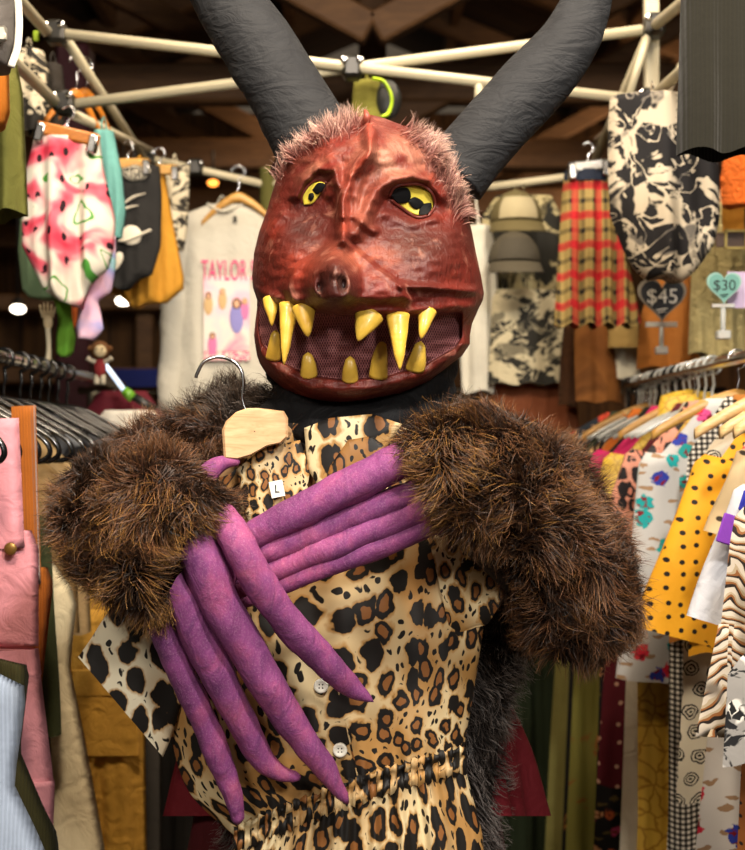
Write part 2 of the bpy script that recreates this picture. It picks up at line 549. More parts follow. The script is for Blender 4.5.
def build_body():
    J = {'pelvis': (355, 900, 2.13, .13), 'waist': (352, 760, 2.13, .105), 'chest': (345, 560, 2.13, .115), 'neckb': (338, 425, 2.13, .07),
         'neck': (345, 375, 2.1, .055), 'head': (358, 270, 2.05, .085), 'crown': (360, 205, 2.05, .06),
         'shl': (235, 455, 2.12, .06), 'ell': (138, 520, 1.965, .05), 'wrl': (190, 552, 1.78, .04),
         'shr': (475, 455, 2.12, .06), 'elr': (565, 605, 1.94, .05), 'wrr': (432, 484, 1.79, .04),
         'hipl': (305, 960, 2.13, .1), 'knl': (300, 1140, 2.1, .065), 'anl': (298, 1325, 2.12, .045), 'tol': (296, 1400, 1.98, .035),
         'hipr': (405, 960, 2.13, .1), 'knr': (412, 1140, 2.1, .065), 'anr': (416, 1325, 2.12, .045), 'tor': (424, 1400, 1.98, .035)}
    names = list(J); vs = [P(*J[n][:3]) for n in names]
    for n in ('tol', 'tor'): vs[names.index(n)][2] = .036
    for n in ('anl', 'anr'): vs[names.index(n)][2] = .08
    E = [('pelvis', 'waist'), ('waist', 'chest'), ('chest', 'neckb'), ('neckb', 'neck'), ('neck', 'head'), ('head', 'crown'),
         ('neckb', 'shl'), ('shl', 'ell'), ('ell', 'wrl'), ('neckb', 'shr'), ('shr', 'elr'), ('elr', 'wrr'),
         ('pelvis', 'hipl'), ('hipl', 'knl'), ('knl', 'anl'), ('anl', 'tol'), ('pelvis', 'hipr'), ('hipr', 'knr'), ('knr', 'anr'), ('anr', 'tor')]
    me = bpy.data.meshes.new('body'); me.from_pydata([list(v-wloc(monster)) for v in vs], [(names.index(a), names.index(b)) for a, b in E], [])
    o = bpy.data.objects.new('body', me); COL.objects.link(o)
    o.modifiers.new('s', 'SKIN'); sub = o.modifiers.new('u', 'SUBSURF'); sub.levels = sub.render_levels = 2
    for i, n in enumerate(names):
        sv = me.skin_vertices[0].data[i]; sv.radius = (J[n][3], J[n][3]); sv.use_root = n == 'pelvis'
    bpy.context.view_layer.update()
    m2 = bpy.data.meshes.new_from_object(o.evaluated_get(bpy.context.evaluated_depsgraph_get()))
    m2.name = 'body'; o.modifiers.clear(); o.data = m2; bpy.data.meshes.remove(me)
    m2.materials.clear(); m2.materials.append(plain('1b1718'))
    m2.polygons.foreach_set('use_smooth', [True]*len(m2.polygons))
    o.parent = monster
build_body()

# ------------------------------------------------------------------ mask surface
RY = np.array([115, 118, 122, 128, 135, 143, 160, 183, 210, 232, 253, 276, 288, 294, 300, 308, 324, 335, 344, 356, 364, 372, 380, 388, 394, 399, 402, 404.5])
RL = np.array([364, 352, 342, 327, 312, 298, 284, 275, 267, 259, 254, 252, 253, 255, 257, 257, 255, 254, 255, 257, 260, 265, 273, 283, 293, 306, 315, 322])
RR = np.array([372, 384, 394, 410, 424, 435, 449, 459, 467, 472, 476, 481, 483, 484, 483, 479, 472, 470, 470, 462, 451, 441, 430, 415, 401, 380, 362, 342])
def rowc(py):
    return (np.interp(py, RY, RL)+np.interp(py, RY, RR))/2, (np.interp(py, RY, RR)-np.interp(py, RY, RL))/2
MT = ([250, 258, 263, 285, 308, 335, 358, 393, 430, 455, 464], [296, 297, 300, 305, 309, 313, 315, 316, 314, 311, 312])
MBm = ([250, 258, 262, 277, 308, 346, 385, 424, 455, 464], [322, 330, 345, 361, 377, 382, 378, 367, 349, 335])
def mouth(px, py, w=2.5):
    t, b = np.interp(px, *MT), np.interp(px, *MBm)
    return sstep(-.3, w, py-t)*sstep(-.3, w, b-py)*sstep(257, 260, px)*sstep(463, 460, px)
def ga(px, py, x, y, sx, sy): return np.exp(-((px-x)/sx)**2-((py-y)/sy)**2)
def ridge(px, py, pts, w): return np.exp(-(polydist(px, py, pts)/w)**2)

def features(px, py):
    """how far the papier mache stands out towards the viewer, metres"""
    f = .036*ga(px, py, 350, 296, 98, 36)+.058*sstep(.22, .72, ga(px, py, 332, 283, 27, 30))+.014*ga(px, py, 332, 292, 20, 12)
    f += .024*ridge(px, py, [(343, 236), (338, 252), (334, 270)], 12)
    wl = np.interp(py, [230, 238, 268, 290, 305], [343, 340, 288, 280, 290]); wr = np.interp(py, [230, 238, 268, 284, 300], [343, 347, 382, 404, 415])
    f += .030*sstep(-2, 9, px-wl)*sstep(-1, 7, wr-px)*sstep(232, 244, py)*sstep(310, 296, py)
    f -= .018*ga(px, py, 320, 288, 4.5, 9)+.018*ga(px, py, 343, 285, 4.5, 9)
    f += .034*ridge(px, py, [(367, 112), (370, 152), (351, 175), (344, 203), (343, 238)], 6)
    f += .014*ridge(px, py, [(374, 130), (366, 165), (357, 190), (354, 216), (374, 231)], 4.5)
    f += .010*ridge(px, py, [(330, 160), (338, 175), (330, 196)], 5)
    f -= .022*ga(px, py, 309, 208, 25, 26)+.030*ga(px, py, 412, 212, 40, 27)
    f += .024*ridge(px, py, [(356, 232), (368, 210), (377, 191), (392, 180), (412, 176), (430, 180), (442, 196)], 7)
    f += .012*ga(px, py, 366, 195, 12, 26)
    f += .020*ridge(px, py, [(296, 196), (304, 180), (318, 168), (334, 170), (340, 190), (342, 216)], 5)
    f += .012*ridge(px, py, [(385, 214), (410, 224), (435, 219)], 6)
    f += .018*ga(px, py, 285, 250, 30, 30)+.026*ga(px, py, 440, 252, 34, 30)
    f += .016*ridge(px, py, [(402, 286), (430, 287), (475, 291)], 4)
    f += .008*ridge(px, py, [(262, 240), (275, 222), (283, 215)], 4)
    f += .024*ga(px, py, 385, 150, 35, 22)+.014*ga(px, py, 318, 148, 25, 18)
    # muzzle overhangs the jaw, lower lip is a rolled band
    jaw = sstep(312, 326, py)
    f -= .012*jaw
    f += .026*np.exp(-((py-np.interp(px, *MBm)-10)/9)**2)*jaw
    f += .012*np.exp(-((py-np.interp(px, *MT)+5)/5)**2)
    return f

def mask_y(px, py, mouth_depth=1.0, rough=True):
    c, hw = rowc(py)
    s = np.clip((px-c)/np.maximum(hw, 1), -1, 1); cz = np.sqrt(1-s*s)
    D = .165*np.clip(hw/112, .02, 1)**.62
    y = 2.0-D*cz**.8
    w = sstep(.0, .45, cz)
    f = features(px, py)-.024*mouth(px, py)*mouth_depth
    if rough:
        q = np.stack([px, py, px*0], -1)/100.0
        f = f+.0022*noise3(q, 9, 5)+.0014*noise3(q, 24, 6)
    return y-f*w

def build_mask():
    th = np.concatenate([np.linspace(-PI, -PI/2, 26)[:-1], np.linspace(-PI/2, PI/2, 300), np.linspace(PI/2, PI, 26)[1:]])
    rows = np.unique(np.concatenate([np.linspace(115, 128, 18), np.linspace(128, 296, 150), np.linspace(296, 388, 110), np.linspace(388, 404.5, 18)]))
    py, tt = np.meshgrid(rows, th, indexing='ij')
    c, hw = rowc(py)
    px = c+hw*np.sin(tt)
    front = np.cos(tt) >= -1e-9
    y = np.where(front, mask_y(px, py), 2.0+(.17*np.clip(hw/112, .02, 1)**.62)*np.abs(np.cos(tt))**.8)
    pts = PP(px, py, y)
    m = MB().grid(pts, caps=(True, True))
    R, C = py.shape
    mo = np.where(front, mouth(px, py), 0)
    cell = np.minimum(np.minimum(mo[:-1, :-1], mo[1:, :-1]), np.minimum(mo[:-1, 1:], mo[1:, 1:]))
    g = MB(); g.V, g.UV, g.n = m.V, m.UV, m.n
    shellF = []
    for i, f in enumerate(m.F):
        if i < (R-1)*(C-1) and cell[i//(C-1), i % (C-1)] > .8: g.F.append(f); g.M.append(0)
        else: shellF.append(f)
    m.F = shellF; m.M = [0]*len(shellF)
    # paint: brushed colours, with forehead and nose highlights and eye socket shade painted in
    X, Yp = px.ravel(), py.ravel()
    q = np.stack([X, Yp, X*0], -1)/100
    n1, n2 = noise3(q, 6, 7), noise3(q, 17, 8)
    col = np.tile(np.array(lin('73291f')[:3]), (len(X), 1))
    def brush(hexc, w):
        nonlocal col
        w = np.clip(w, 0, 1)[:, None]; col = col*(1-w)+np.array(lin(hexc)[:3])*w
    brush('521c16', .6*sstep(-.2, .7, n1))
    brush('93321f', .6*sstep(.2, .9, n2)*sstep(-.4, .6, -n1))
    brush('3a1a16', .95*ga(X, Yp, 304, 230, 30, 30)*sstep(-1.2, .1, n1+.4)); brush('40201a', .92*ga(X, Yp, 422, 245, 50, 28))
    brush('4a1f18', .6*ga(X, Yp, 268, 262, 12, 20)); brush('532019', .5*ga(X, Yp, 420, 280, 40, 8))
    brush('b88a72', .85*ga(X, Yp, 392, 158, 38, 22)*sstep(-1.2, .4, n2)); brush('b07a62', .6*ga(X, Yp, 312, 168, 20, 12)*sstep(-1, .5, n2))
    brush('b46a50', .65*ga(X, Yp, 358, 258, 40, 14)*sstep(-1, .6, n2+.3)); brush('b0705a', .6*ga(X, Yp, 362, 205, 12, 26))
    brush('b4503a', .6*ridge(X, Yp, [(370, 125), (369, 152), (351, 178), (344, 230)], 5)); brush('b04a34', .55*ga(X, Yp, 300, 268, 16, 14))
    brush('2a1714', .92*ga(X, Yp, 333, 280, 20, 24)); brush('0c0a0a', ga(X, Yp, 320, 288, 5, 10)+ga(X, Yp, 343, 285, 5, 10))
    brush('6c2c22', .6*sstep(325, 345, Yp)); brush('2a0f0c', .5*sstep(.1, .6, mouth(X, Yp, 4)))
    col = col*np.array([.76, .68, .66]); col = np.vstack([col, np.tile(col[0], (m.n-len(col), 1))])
    t = T('painted_mask_skin')
    a = t.n('ShaderNodeVertexColor', layer_name='paint_shading').outputs[0]
    o = t.obj(); f, _ = t.noise(o, 26, 5, .65, .6); f2, _ = t.noise(t.n('ShaderNodeMapping', {'Vector': o, 'Scale': (1, 1, .35)}).outputs[0], 75, 4, .6, 1.5)
    cc = t.mix(t.math('MULTIPLY', t.step(f2, .55, .2), .45), a, '4a1a14'); cc = t.mix(t.math('MULTIPLY', t.step(f, .62, .12), .25), cc, 'c88a74')
    mm = t.done(cc, .48, t.math('ADD', f, t.math('MULTIPLY', f2, .5)), .42, .012, spec=.3)
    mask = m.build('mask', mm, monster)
    ca = mask.data.color_attributes.new('paint_shading', 'FLOAT_COLOR', 'POINT')
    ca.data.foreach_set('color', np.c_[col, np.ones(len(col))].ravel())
    # gauze behind the open mouth
    used = sorted({i for f in g.F for i in f}); mp = {k: i for i, k in enumerate(used)}
    V = np.vstack(g.V)[used]; uv = V[:, [0, 2]]
    gz = MB().add(V, [tuple(mp[i] for i in f) for f in g.F], uv)
    t = T('mouth_gauze'); x, z, _ = t.xyz(t.uv())
    def wv(a, b): return t.math('ABSOLUTE', t.math('SINE', t.math('ADD', t.math('MULTIPLY', a, 850), t.math('MULTIPLY', b, 430))))
    w = t.math('MAXIMUM', wv(x, z), wv(t.math('MULTIPLY', x, -1), z))
    nz, _ = t.noise(t.obj(), 20, 3)
    gc = t.mix(t.step(w, .9, .2), '4a1c24', t.mix(nz, 'a0686a', '8c5a52'))
    gz.build('mouth_gauze', t.done(gc, .7, w, .4, .002), mask)
    return mask
mask = build_mask()

# teeth: base and tip in the picture of the mask, half widths
tooth_m = T('yellow_tooth'); _v = tooth_m.xyz(tooth_m.uv()); _f, _ = tooth_m.noise(tooth_m.obj(), 60, 3)
tooth_m = tooth_m.done(tooth_m.mix(_f, 'dfba4a', 'bb9030'), .35, _f, .3, .004, spec=.5, coat=.2)
TEETH = [((271, 299), (272, 326), 7, 1), ((289, 304), (284, 365), 8, 1), ((304, 308), (308, 337), 10, 1), ((369, 315), (358, 341), 12, 1),
         ((398, 315), (400, 371), 9.5, 1), ((427, 311), (421, 339), 8, 1),
         ((273, 358), (276, 330), 6.5, 0), ((309, 375), (308, 352), 7.5, 0), ((350, 380), (350, 356), 7, 0), ((378, 377), (382, 338), 8, 0), ((415, 369), (421, 341), 8.5, 0)]
for (bx, by), (tx, ty), hw, upper in TEETH:
    n = 14; s = np.linspace(0, 1, n)
    px = bx+(tx-bx)*s; py = by+(ty-by)*s
    yb = float(mask_y(np.array(bx), np.array(by-4. if upper else by+5.), 0))
    y = yb+.004-(.010*np.sin(s*PI*.6)) + (.006 if upper else .002)
    path = PP(px, py, y)
    r = hw*1.18/F_PX*1.85*(np.clip(1-s, 0, 1)**(.7 if upper else .33)*.92+.08*(1-s)) + .0006
    if not upper: r = r*np.where(s > .85, np.sqrt(np.clip((1-s)/.15, 0, 1))*.98+.02, 1)
    MB().tube(path, r, 12, squash=((0, 1, 0), .62), bump=lambda q: noise3(q, 130, 4)*.0006).build('tooth', tooth_m, mask)

def mask_patch(name, outline, mat, parent, dome=.003, off=.0015, rings=8):
    o = np.asarray(outline, float); o = np.vstack([o, o[:1]]); o = spline(o, 40)
    c = o[:-1].mean(0); k = np.linspace(0.02, 1, rings)[:, None, None]
    q = c+(o[None]-c)*k
    y = mask_y(q[..., 0], q[..., 1], 0, False)-off-dome*(1-k[..., 0]**2)
    # a rim that goes back into the mask
    q = np.concatenate([q, q[-1:]]); y = np.concatenate([y, y[-1:]+off+.008])
    m = MB().grid(PP(q[..., 0], q[..., 1], y), caps=(True, False)); return m.build(name, mat, parent)
yel, blk = solid('c9b43a', .6), solid('0b0b0c', .7, spec=.15)
e1 = mask_patch('eye', [(304, 205), (303, 197), (309, 187), (318, 182), (325, 184), (321, 192), (313, 203)], yel, mask, .003, .006)
mask_patch('pupil', [(308, 199), (309, 194), (313, 193), (314, 197), (311, 201)], blk, e1, .003, .0095)
mask_patch('eye_mark', [(312, 190), (318, 183), (325, 184.5), (321, 192), (316, 194)], blk, e1, .002, .0095)
e2 = mask_patch('eye', [(391, 196), (396, 189), (408, 186), (420, 187), (430, 194), (433, 205), (428, 214), (418, 215), (408, 211), (398, 203)], yel, mask)
mask_patch('eye_mark', [(391, 196), (396, 189), (407, 188), (411, 195), (408, 202), (398, 203)], blk, e2, .003, .0055)
mask_patch('pupil', [(408, 201), (414, 197), (421, 200), (424, 205), (417, 209), (411, 206)], blk, e2, .003, .006)
mask_patch('eye_mark', [(421, 204), (431, 203), (431, 210), (427, 214), (419, 214)], blk, e2, .002, .0055)
lid = solid('5a2018', .45)
for ol in ([(302, 204), (302, 196), (309, 185), (318, 180), (327, 183)], [(389, 197), (395, 187), (408, 184), (421, 185), (432, 193), (435, 206), (428, 216)], [(391, 200), (402, 208), (416, 217), (428, 216)]):
    o = spline(ol, 24); MB().tube(PP(o[:, 0], o[:, 1], mask_y(o[:, 0], o[:, 1], 0, False)-.003), np.r_[.001, np.full(22, .0022), .001], 8).build('eyelid', lid, mask)
# little nub on top of the brow ridge
MB().tube([P(366, 124, 1.9), P(367, 117, 1.89), P(365, 110, 1.895)], [.006, .0055, .002], 10, n=10).build('brow_nub', solid('8a4030', .5), mask)

# ------------------------------------------------------------------ horns of dark cloth
t = T('horn_cloth'); o = t.obj(); f, _ = t.noise(o, 16, 5, .6, 1.2); g, _ = t.noise(t.n('ShaderNodeMapping', {'Vector': o, 'Scale': (1, 1, 3)}).outputs[0], 12, 3, .5, 2.5); w, _ = t.noise(o, 500, 2)
horn_m = t.done(t.mix(f, '2b2c2e', '151517'), .78, t.math('ADD', t.math('ADD', f, g), t.math('MULTIPLY', w, .06)), .28, .02, spec=.3)
def horn(pts, rad):
    path = spline([P(*q) for q in pts], 90); r = spline(rad, 90)[:, 0]
    def wr(q):
        fold = noise3(q*np.array([1, 1, 1.6]), 26, 31)
        return .003*noise3(q, 20, 30)+.010*np.clip(fold-.45, 0, 1)+.0005*noise3(q, 70, 33)
    return MB().tube(path, r, 56, bump=wr).build('horn', horn_m, mask)
horn([(322, 158, 2.0), (298, 112, 2.0), (263, 55, 2.0), (227, 0, 2.0), (198, -60, 2.0), (182, -130, 2.0), (184, -190, 2.0)], [.062, .061, .057, .051, .043, .028, .004])
horn([(452, 176, 2.0), (478, 144, 2.0), (530, 88, 2.0), (568, 45, 2.0), (588, 0, 2.0), (600, -55, 2.0), (598, -120, 2.0)], [.056, .055, .051, .045, .036, .024, .004])

# ------------------------------------------------------------------ fur trims at the horn bases
rs = np.random.RandomState(5)
trim_m = fur_mat('6b3b34', 'a8766a', 'd9b9a4', grey='8d7a74')
def fur_trim(path, width, n, seed):
    c = spline(path, 200)
    k = rs.randint(0, 200, n); p2 = c[k]+rs.normal(size=(n, 2))*width
    cc, hw = rowc(p2[:, 1]); lim = np.abs(p2[:, 0]-cc) < hw*.985
    ok = lim & (p2[:, 1] > 116); p2 = p2[ok]
    y = mask_y(p2[:, 0], p2[:, 1], 0, False)-.004; p = PP(p2[:, 0], p2[:, 1], y); e = .5
    nx = PP(p2[:, 0]+e, p2[:, 1], mask_y(p2[:, 0]+e, p2[:, 1], 0, False))-p; nz_ = PP(p2[:, 0], p2[:, 1]-e, mask_y(p2[:, 0], p2[:, 1]-e, 0, False))-p
    nr = norm(np.cross(nx, nz_)); nr = nr*np.sign(-(nr[:, 1:2]))
    fl = norm(np.c_[(p2[:, 0]-362)*.004, np.zeros(len(p2)), np.full(len(p2), .05)])
    # pelt strip the hairs grow on
    th = np.linspace(0, 2*PI, 15); cy = mask_y(c[:, 0], c[:, 1], 0, False)
    base = PP(c[:, 0], c[:, 1], cy+.002)[::4][:, None]+np.stack([np.cos(th), 0*th, np.sin(th)], -1)[None]*.012*np.ones((50, 1, 1))
    base[..., 1] += .004; base[..., [0, 2]] = base[..., [0, 2]]*.4+PP(c[:, 0], c[:, 1], cy)[::4][:, None][..., [0, 2]]*.6
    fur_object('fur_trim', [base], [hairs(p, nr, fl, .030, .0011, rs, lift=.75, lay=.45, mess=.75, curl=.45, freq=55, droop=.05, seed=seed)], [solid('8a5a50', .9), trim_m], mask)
fur_trim([(272, 172), (276, 163), (285, 152), (300, 141), (318, 134), (336, 124), (352, 121)], 5.5, 5200, 61)
fur_trim([(414, 128), (426, 134), (436, 146), (442, 160), (452, 176), (460, 190), (466, 203), (470, 212)], 6.5, 6200, 71)

# ------------------------------------------------------------------ black neck cloth under the chin
th = np.linspace(-PI, PI, 97)
rws = []
for py, cx, hw, d, yc in [(345, 366, 96, .07, 2.05), (372, 362, 92, .08, 2.05), (392, 360, 90, .10, 2.04), (408, 354, 96, .125, 2.04), (424, 347, 108, .14, 2.05), (440, 342, 118, .14, 2.07)]:
    f = 1+.05*np.sin(5*th+py*.08)+.03*np.sin(11*th-py*.15)
    rws.append(PP(cx+hw*np.sin(th)*f, py+4*np.sin(3*th+1)+8*np.cos(th), yc-d*np.cos(th)*f))
rws = np.array(rws); rws = np.stack([spline(rws[:, i], 26) for i in range(rws.shape[1])], 1)
MB().grid(rws).build('neck_cloth', plain('0b0a0c', .75, bump=.5), monster)

# ------------------------------------------------------------------ shaggy torso
rows = [(392, 322, 78, .10), (402, 322, 110, .12), (418, 325, 138, .13), (440, 332, 158, .135), (500, 348, 165, .13), (560, 358, 176, .13), (610, 358, 180, .13), (660, 354, 166, .13), (720, 356, 146, .128), (780, 360, 136, .126), (830, 362, 130, .124), (900, 360, 126, .12)]
r = spline(np.array(rows, float), 70); th = np.linspace(-PI, PI, 91)
px = r[:, 1:2]+r[:, 2:3]*np.sin(th)[None]; py = np.repeat(r[:, :1], len(th), 1); yy = 2.13-r[:, 3:4]*np.cos(th)[None]
torso = PP(px, py, yy); tn = grid_normals(torso); tn *= np.sign(((torso-torso.mean(1, keepdims=True))*tn).sum(-1, keepdims=True))
cell = np.clip(np.cos(th[:-1]), -.25, 1)[None]*np.ones((69, 1)); cell = np.where(cell > -.2, 1.0, .25)
p, n, vr, vc = sample_grid(torso, tn, 30000, rs, cell)
fl = np.tile([0, 0, -1.0], (len(p), 1))
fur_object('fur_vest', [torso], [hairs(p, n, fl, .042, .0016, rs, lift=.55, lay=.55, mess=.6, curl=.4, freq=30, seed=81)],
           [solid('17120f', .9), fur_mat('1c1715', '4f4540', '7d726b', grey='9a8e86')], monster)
# looser collar of fur round the shoulders
p, n, vr, vc = sample_grid(torso[:18], tn[:18], 9000, rs)
fur_object('fur_collar', [torso[:14]*np.array([1, 1, 1])], [hairs(p, n, np.tile([0, -.2, .3], (len(p), 1)), .055, .0014, rs, lift=.8, lay=.3, mess=.7, curl=.4, freq=34, droop=.2, seed=91)],
           [solid('17120f', .9), fur_mat('120d0a', '2c2018', '4c3a2a', grey='4c4138')], monster)

# ------------------------------------------------------------------ sleeves
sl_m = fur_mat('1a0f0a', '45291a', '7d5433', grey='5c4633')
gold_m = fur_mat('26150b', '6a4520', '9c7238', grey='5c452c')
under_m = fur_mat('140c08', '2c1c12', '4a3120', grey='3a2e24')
def sleeve(path, rad, n, seed):
    pts, off, t_ = tube_grid([P(*q) for q in path], rad, 64, 72, .012, seed, 11)
    nr = norm(off); tf = norm(np.gradient(pts.mean(1), axis=0)); hs = []
    for cnt, ln, wd, mi, kw in ((n, .046, .0012, 1, dict(lift=.5, lay=.45, mess=.85, curl=.8, freq=26, droop=.16)), (int(n*.7), .024, .0017, 3, dict(lift=.5, lay=.3, mess=.9, curl=.6, freq=60, seg=3))):
        p, nn, vr, vc = sample_grid(pts, nr, cnt, rs)
        fl = tf[np.clip((vr*63).astype(int), 0, 63)]*.7+np.array([0, 0, -.4])
        if mi == 3: hs.append(hairs(p, nn, fl, ln, wd, rs, seed=seed+7, **kw)+(3,)); continue
        g = rs.rand(cnt) < np.clip((vr-.62)*1.6, 0, .75)*sstep(-.3, .5, noise3(p, 16, seed+3))+.06
        for sel, m_ in ((~g, 1), (g, 2)):
            hs.append(hairs(p[sel], nn[sel], fl[sel], ln, wd, rs, seed=seed, **kw)+(m_,))
    return fur_object('fur_sleeve', [pts], hs, [solid('150c07', 1.0, spec=0.0), sl_m, gold_m, under_m], monster)
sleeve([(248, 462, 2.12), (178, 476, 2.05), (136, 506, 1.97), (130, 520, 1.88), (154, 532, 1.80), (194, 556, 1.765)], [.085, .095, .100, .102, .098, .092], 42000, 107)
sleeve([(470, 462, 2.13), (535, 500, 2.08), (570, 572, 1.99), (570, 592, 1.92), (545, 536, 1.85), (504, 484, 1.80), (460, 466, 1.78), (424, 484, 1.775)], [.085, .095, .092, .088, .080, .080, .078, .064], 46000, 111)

# ------------------------------------------------------------------ hands with long purple fingers
t = T('purple_finger_cloth'); o = t.obj(); f, _ = t.noise(o, 11, 4, .6); g, _ = t.noise(t.n('ShaderNodeMapping', {'Vector': o, 'Scale': (1, 1, .4)}).outputs[0], 42, 4, .6, 1.5); w, _ = t.noise(o, 420, 3, .7)
pc = t.ramp(f, [(.3, '5c2b56'), (.48, '7e3c70'), (.6, '944670'), (.7, 'ac5a72')]); pc = t.mix(t.math('MULTIPLY', t.step(g, .58, .2), .5), pc, '4e2352'); pc = t.mix(t.math('MULTIPLY', t.step(w, .6, .2), .18), pc, 'd9a6c0')
purple = t.done(pc, .72, t.math('ADD', g, t.math('MULTIPLY', w, .15)), .4, .008, spec=.3)
def finger(hand, pts, wid, seed, name='finger'):
    """pts (px, py, depth); wid: width in px at each"""
    pts = np.array(pts, float); w = np.array(wid, float)/2/F_PX*pts[:, 2]
    n = 60; path = spline([P(*q) for q in pts], n); r = np.maximum(spline(w, n)[:, 0], .001)
    r[-1] *= .35; r[-2] *= .75; r[0] *= .8
    ring = lambda q: .0012*noise3(q, 36, seed)+.0012*noise3(q, 95, seed+1)
    MB().tube(path, r, 22, bump=ring).build(name, purple, hand)
def hand(c, rad, rz):
    m = MB().ellipsoid(P(*c), rad, 24, 16, rot=Matrix.Rotation(rz, 3, 'Y'))
    return m.build('hand', purple, monster)
hl = hand((192, 556, 1.79), (.075, .035, .05), math.radians(52))
finger(hl, [(220, 510, 1.785), (235, 536, 1.748), (255, 575, 1.755), (290, 624, 1.79), (328, 664, 1.83), (352, 687, 1.85), (374, 702, 1.852)], [26, 33, 35, 33, 29, 22, 6], 201)
finger(hl, [(186, 528, 1.785), (200, 555, 1.755), (222, 606, 1.77), (256, 665, 1.80), (291, 722, 1.835), (322, 765, 1.86), (348, 804, 1.872)], [38, 42, 40, 37, 33, 24, 9], 211)
finger(hl, [(168, 562, 1.785), (181, 592, 1.77), (200, 640, 1.79), (228, 695, 1.82), (254, 745, 1.85), (274, 769, 1.862), (300, 778, 1.868)], [30, 34, 36, 33, 27, 19, 9], 221)
finger(hl, [(148, 590, 1.795), (160, 622, 1.79), (180, 670, 1.81), (204, 722, 1.84), (222, 765, 1.86), (234, 796, 1.87), (238, 824, 1.875)], [24, 27, 28, 27, 24, 19, 12], 231)
finger(hl, [(178, 545, 1.83), (190, 505, 1.86), (205, 478, 1.878), (222, 464, 1.882), (240, 461, 1.882)], [22, 24, 22, 16, 8], 241, 'thumb')
hr = hand((448, 488, 1.80), (.07, .035, .045), math.radians(-62))
finger(hr, [(428, 448, 1.81), (398, 462, 1.785), (350, 486, 1.79), (300, 511, 1.80), (258, 533, 1.812), (228, 552, 1.82), (206, 575, 1.83)], [34, 38, 38, 35, 31, 27, 12], 251)
finger(hr, [(450, 478, 1.81), (415, 493, 1.795), (370, 509, 1.80), (320, 531, 1.808), (272, 550, 1.815), (236, 570, 1.825), (214, 592, 1.83)], [26, 28, 28, 27, 25, 22, 10], 261)
finger(hr, [(450, 495, 1.805), (425, 508, 1.795), (385, 524, 1.80), (335, 546, 1.805), (285, 566, 1.815), (250, 582, 1.822), (222, 600, 1.83)], [26, 29, 29, 27, 25, 22, 10], 271)
finger(hr, [(458, 508, 1.81), (435, 520, 1.80), (395, 538, 1.805), (340, 560, 1.812), (295, 578, 1.82), (255, 594, 1.83), (228, 608, 1.835)], [24, 27, 27, 24, 23, 20, 10], 281)

# ------------------------------------------------------------------ maroon tunic and skirt
def skirt(name, rows, folds, mat, yc=2.21):
    r = spline(np.array(rows, float), 40); th = np.linspace(-PI, PI, 121); k = np.linspace(0, 1, 40)[:, None]
    f = 1+.05*k*np.sin(folds*th)[None]+.025*k*np.sin(folds*2.3*th+1)[None]
    px = r[:, 1:2]+r[:, 2:3]*np.sin(th)[None]*f
    return MB().grid(PP(px, np.repeat(r[:, :1], 121, 1), yc-r[:, 3:4]*np.cos(th)[None]*f)).build(name, mat, monster)
skirt('tunic', [(640, 352, 138, .115), (690, 352, 150, .125), (750, 352, 172, .14), (816, 352, 186, .155)], 9, plain('6e1620', .8, bump=.3))
skirt('skirt', [(790, 348, 150, .125), (850, 346, 158, .135), (950, 346, 170, .15), (1150, 346, 185, .17)], 8, plain('4a1016', .85))
# ================================================================== leopard romper on its wooden hanger
romper = empty('leopard_romper', P(340, 1040, 1.92), 'leopard print button front romper on a wooden hanger held up by the masked person', 'romper')
leo = leopard(26.0, ring=(.20, .40), tan=.36)
def warp_s(s, a=.075): return s+a*np.sin(2*PI*s)
NV, NS = 90, 110
v = np.linspace(0, 1, NV)
Lk = np.array([0, .12, .3, .5, .72, .88, 1.0])
LX = [262, 228, 178, 150, 168, 188, 236]; LY = [424, 452, 520, 604, 720, 790, 838]
RX = [398, 446, 490, 486, 474, 466, 463]; RYy = [420, 452, 530, 606, 690, 735, 760]
def iv(a): return spline(np.array(a, float), 200)[:, 0]
kk = spline(Lk, 200)[:, 0]
li_ = lambda a: np.interp(v, kk, iv(a))
lx, ly, rx, ry = li_(LX), li_(LY), li_(RX), li_(RYy)
s = np.linspace(0, 1, NS)[None]
px = lx[:, None]*(1-s)+rx[:, None]*s; py = ly[:, None]*(1-s)+ry[:, None]*s
py = py+8*np.sin(PI*s)*v[:, None]*-1.2
# a V neckline: the top edge dips between the collar points
q = np.stack([px, py, px*0], -1)/100
edge = np.clip(1-(2*s-1)**2, 0, 1)**.5
fold = .006*np.sin(px*.055+py*.012)+.0045*np.sin(px*.13-py*.02+1)+.004*noise3(q.reshape(-1, 3), 5, 44).reshape(px.shape)
gather = .006*np.sin(px*.42)*sstep(.86, 1, v)[:, None]
yf = 1.955-.028*edge-(fold+gather)*(.3+.7*edge)-.016*np.exp(-((v[:, None]-.62)/.3)**2)*edge
U = warp_s(s)*.46*np.ones_like(px); Vv = -v[:, None]*.56*np.ones_like(px)
front = PP(px, py, yf); uvf = np.stack([U, Vv], -1)
back = PP(px[:, ::-1], py[:, ::-1], 1.972-0*px)
g = np.concatenate([front, back, front[:, :1]], 1); uvg = np.concatenate([uvf, uvf[:, ::-1]+.9, uvf[:, :1]], 1)
bod = MB().grid(g, uvg); bodice = bod.build('bodice', leo, romper)
def dress_y(x, y):
    i = np.argmin((px-x)**2+(py-y)**2); return yf.ravel()[i]
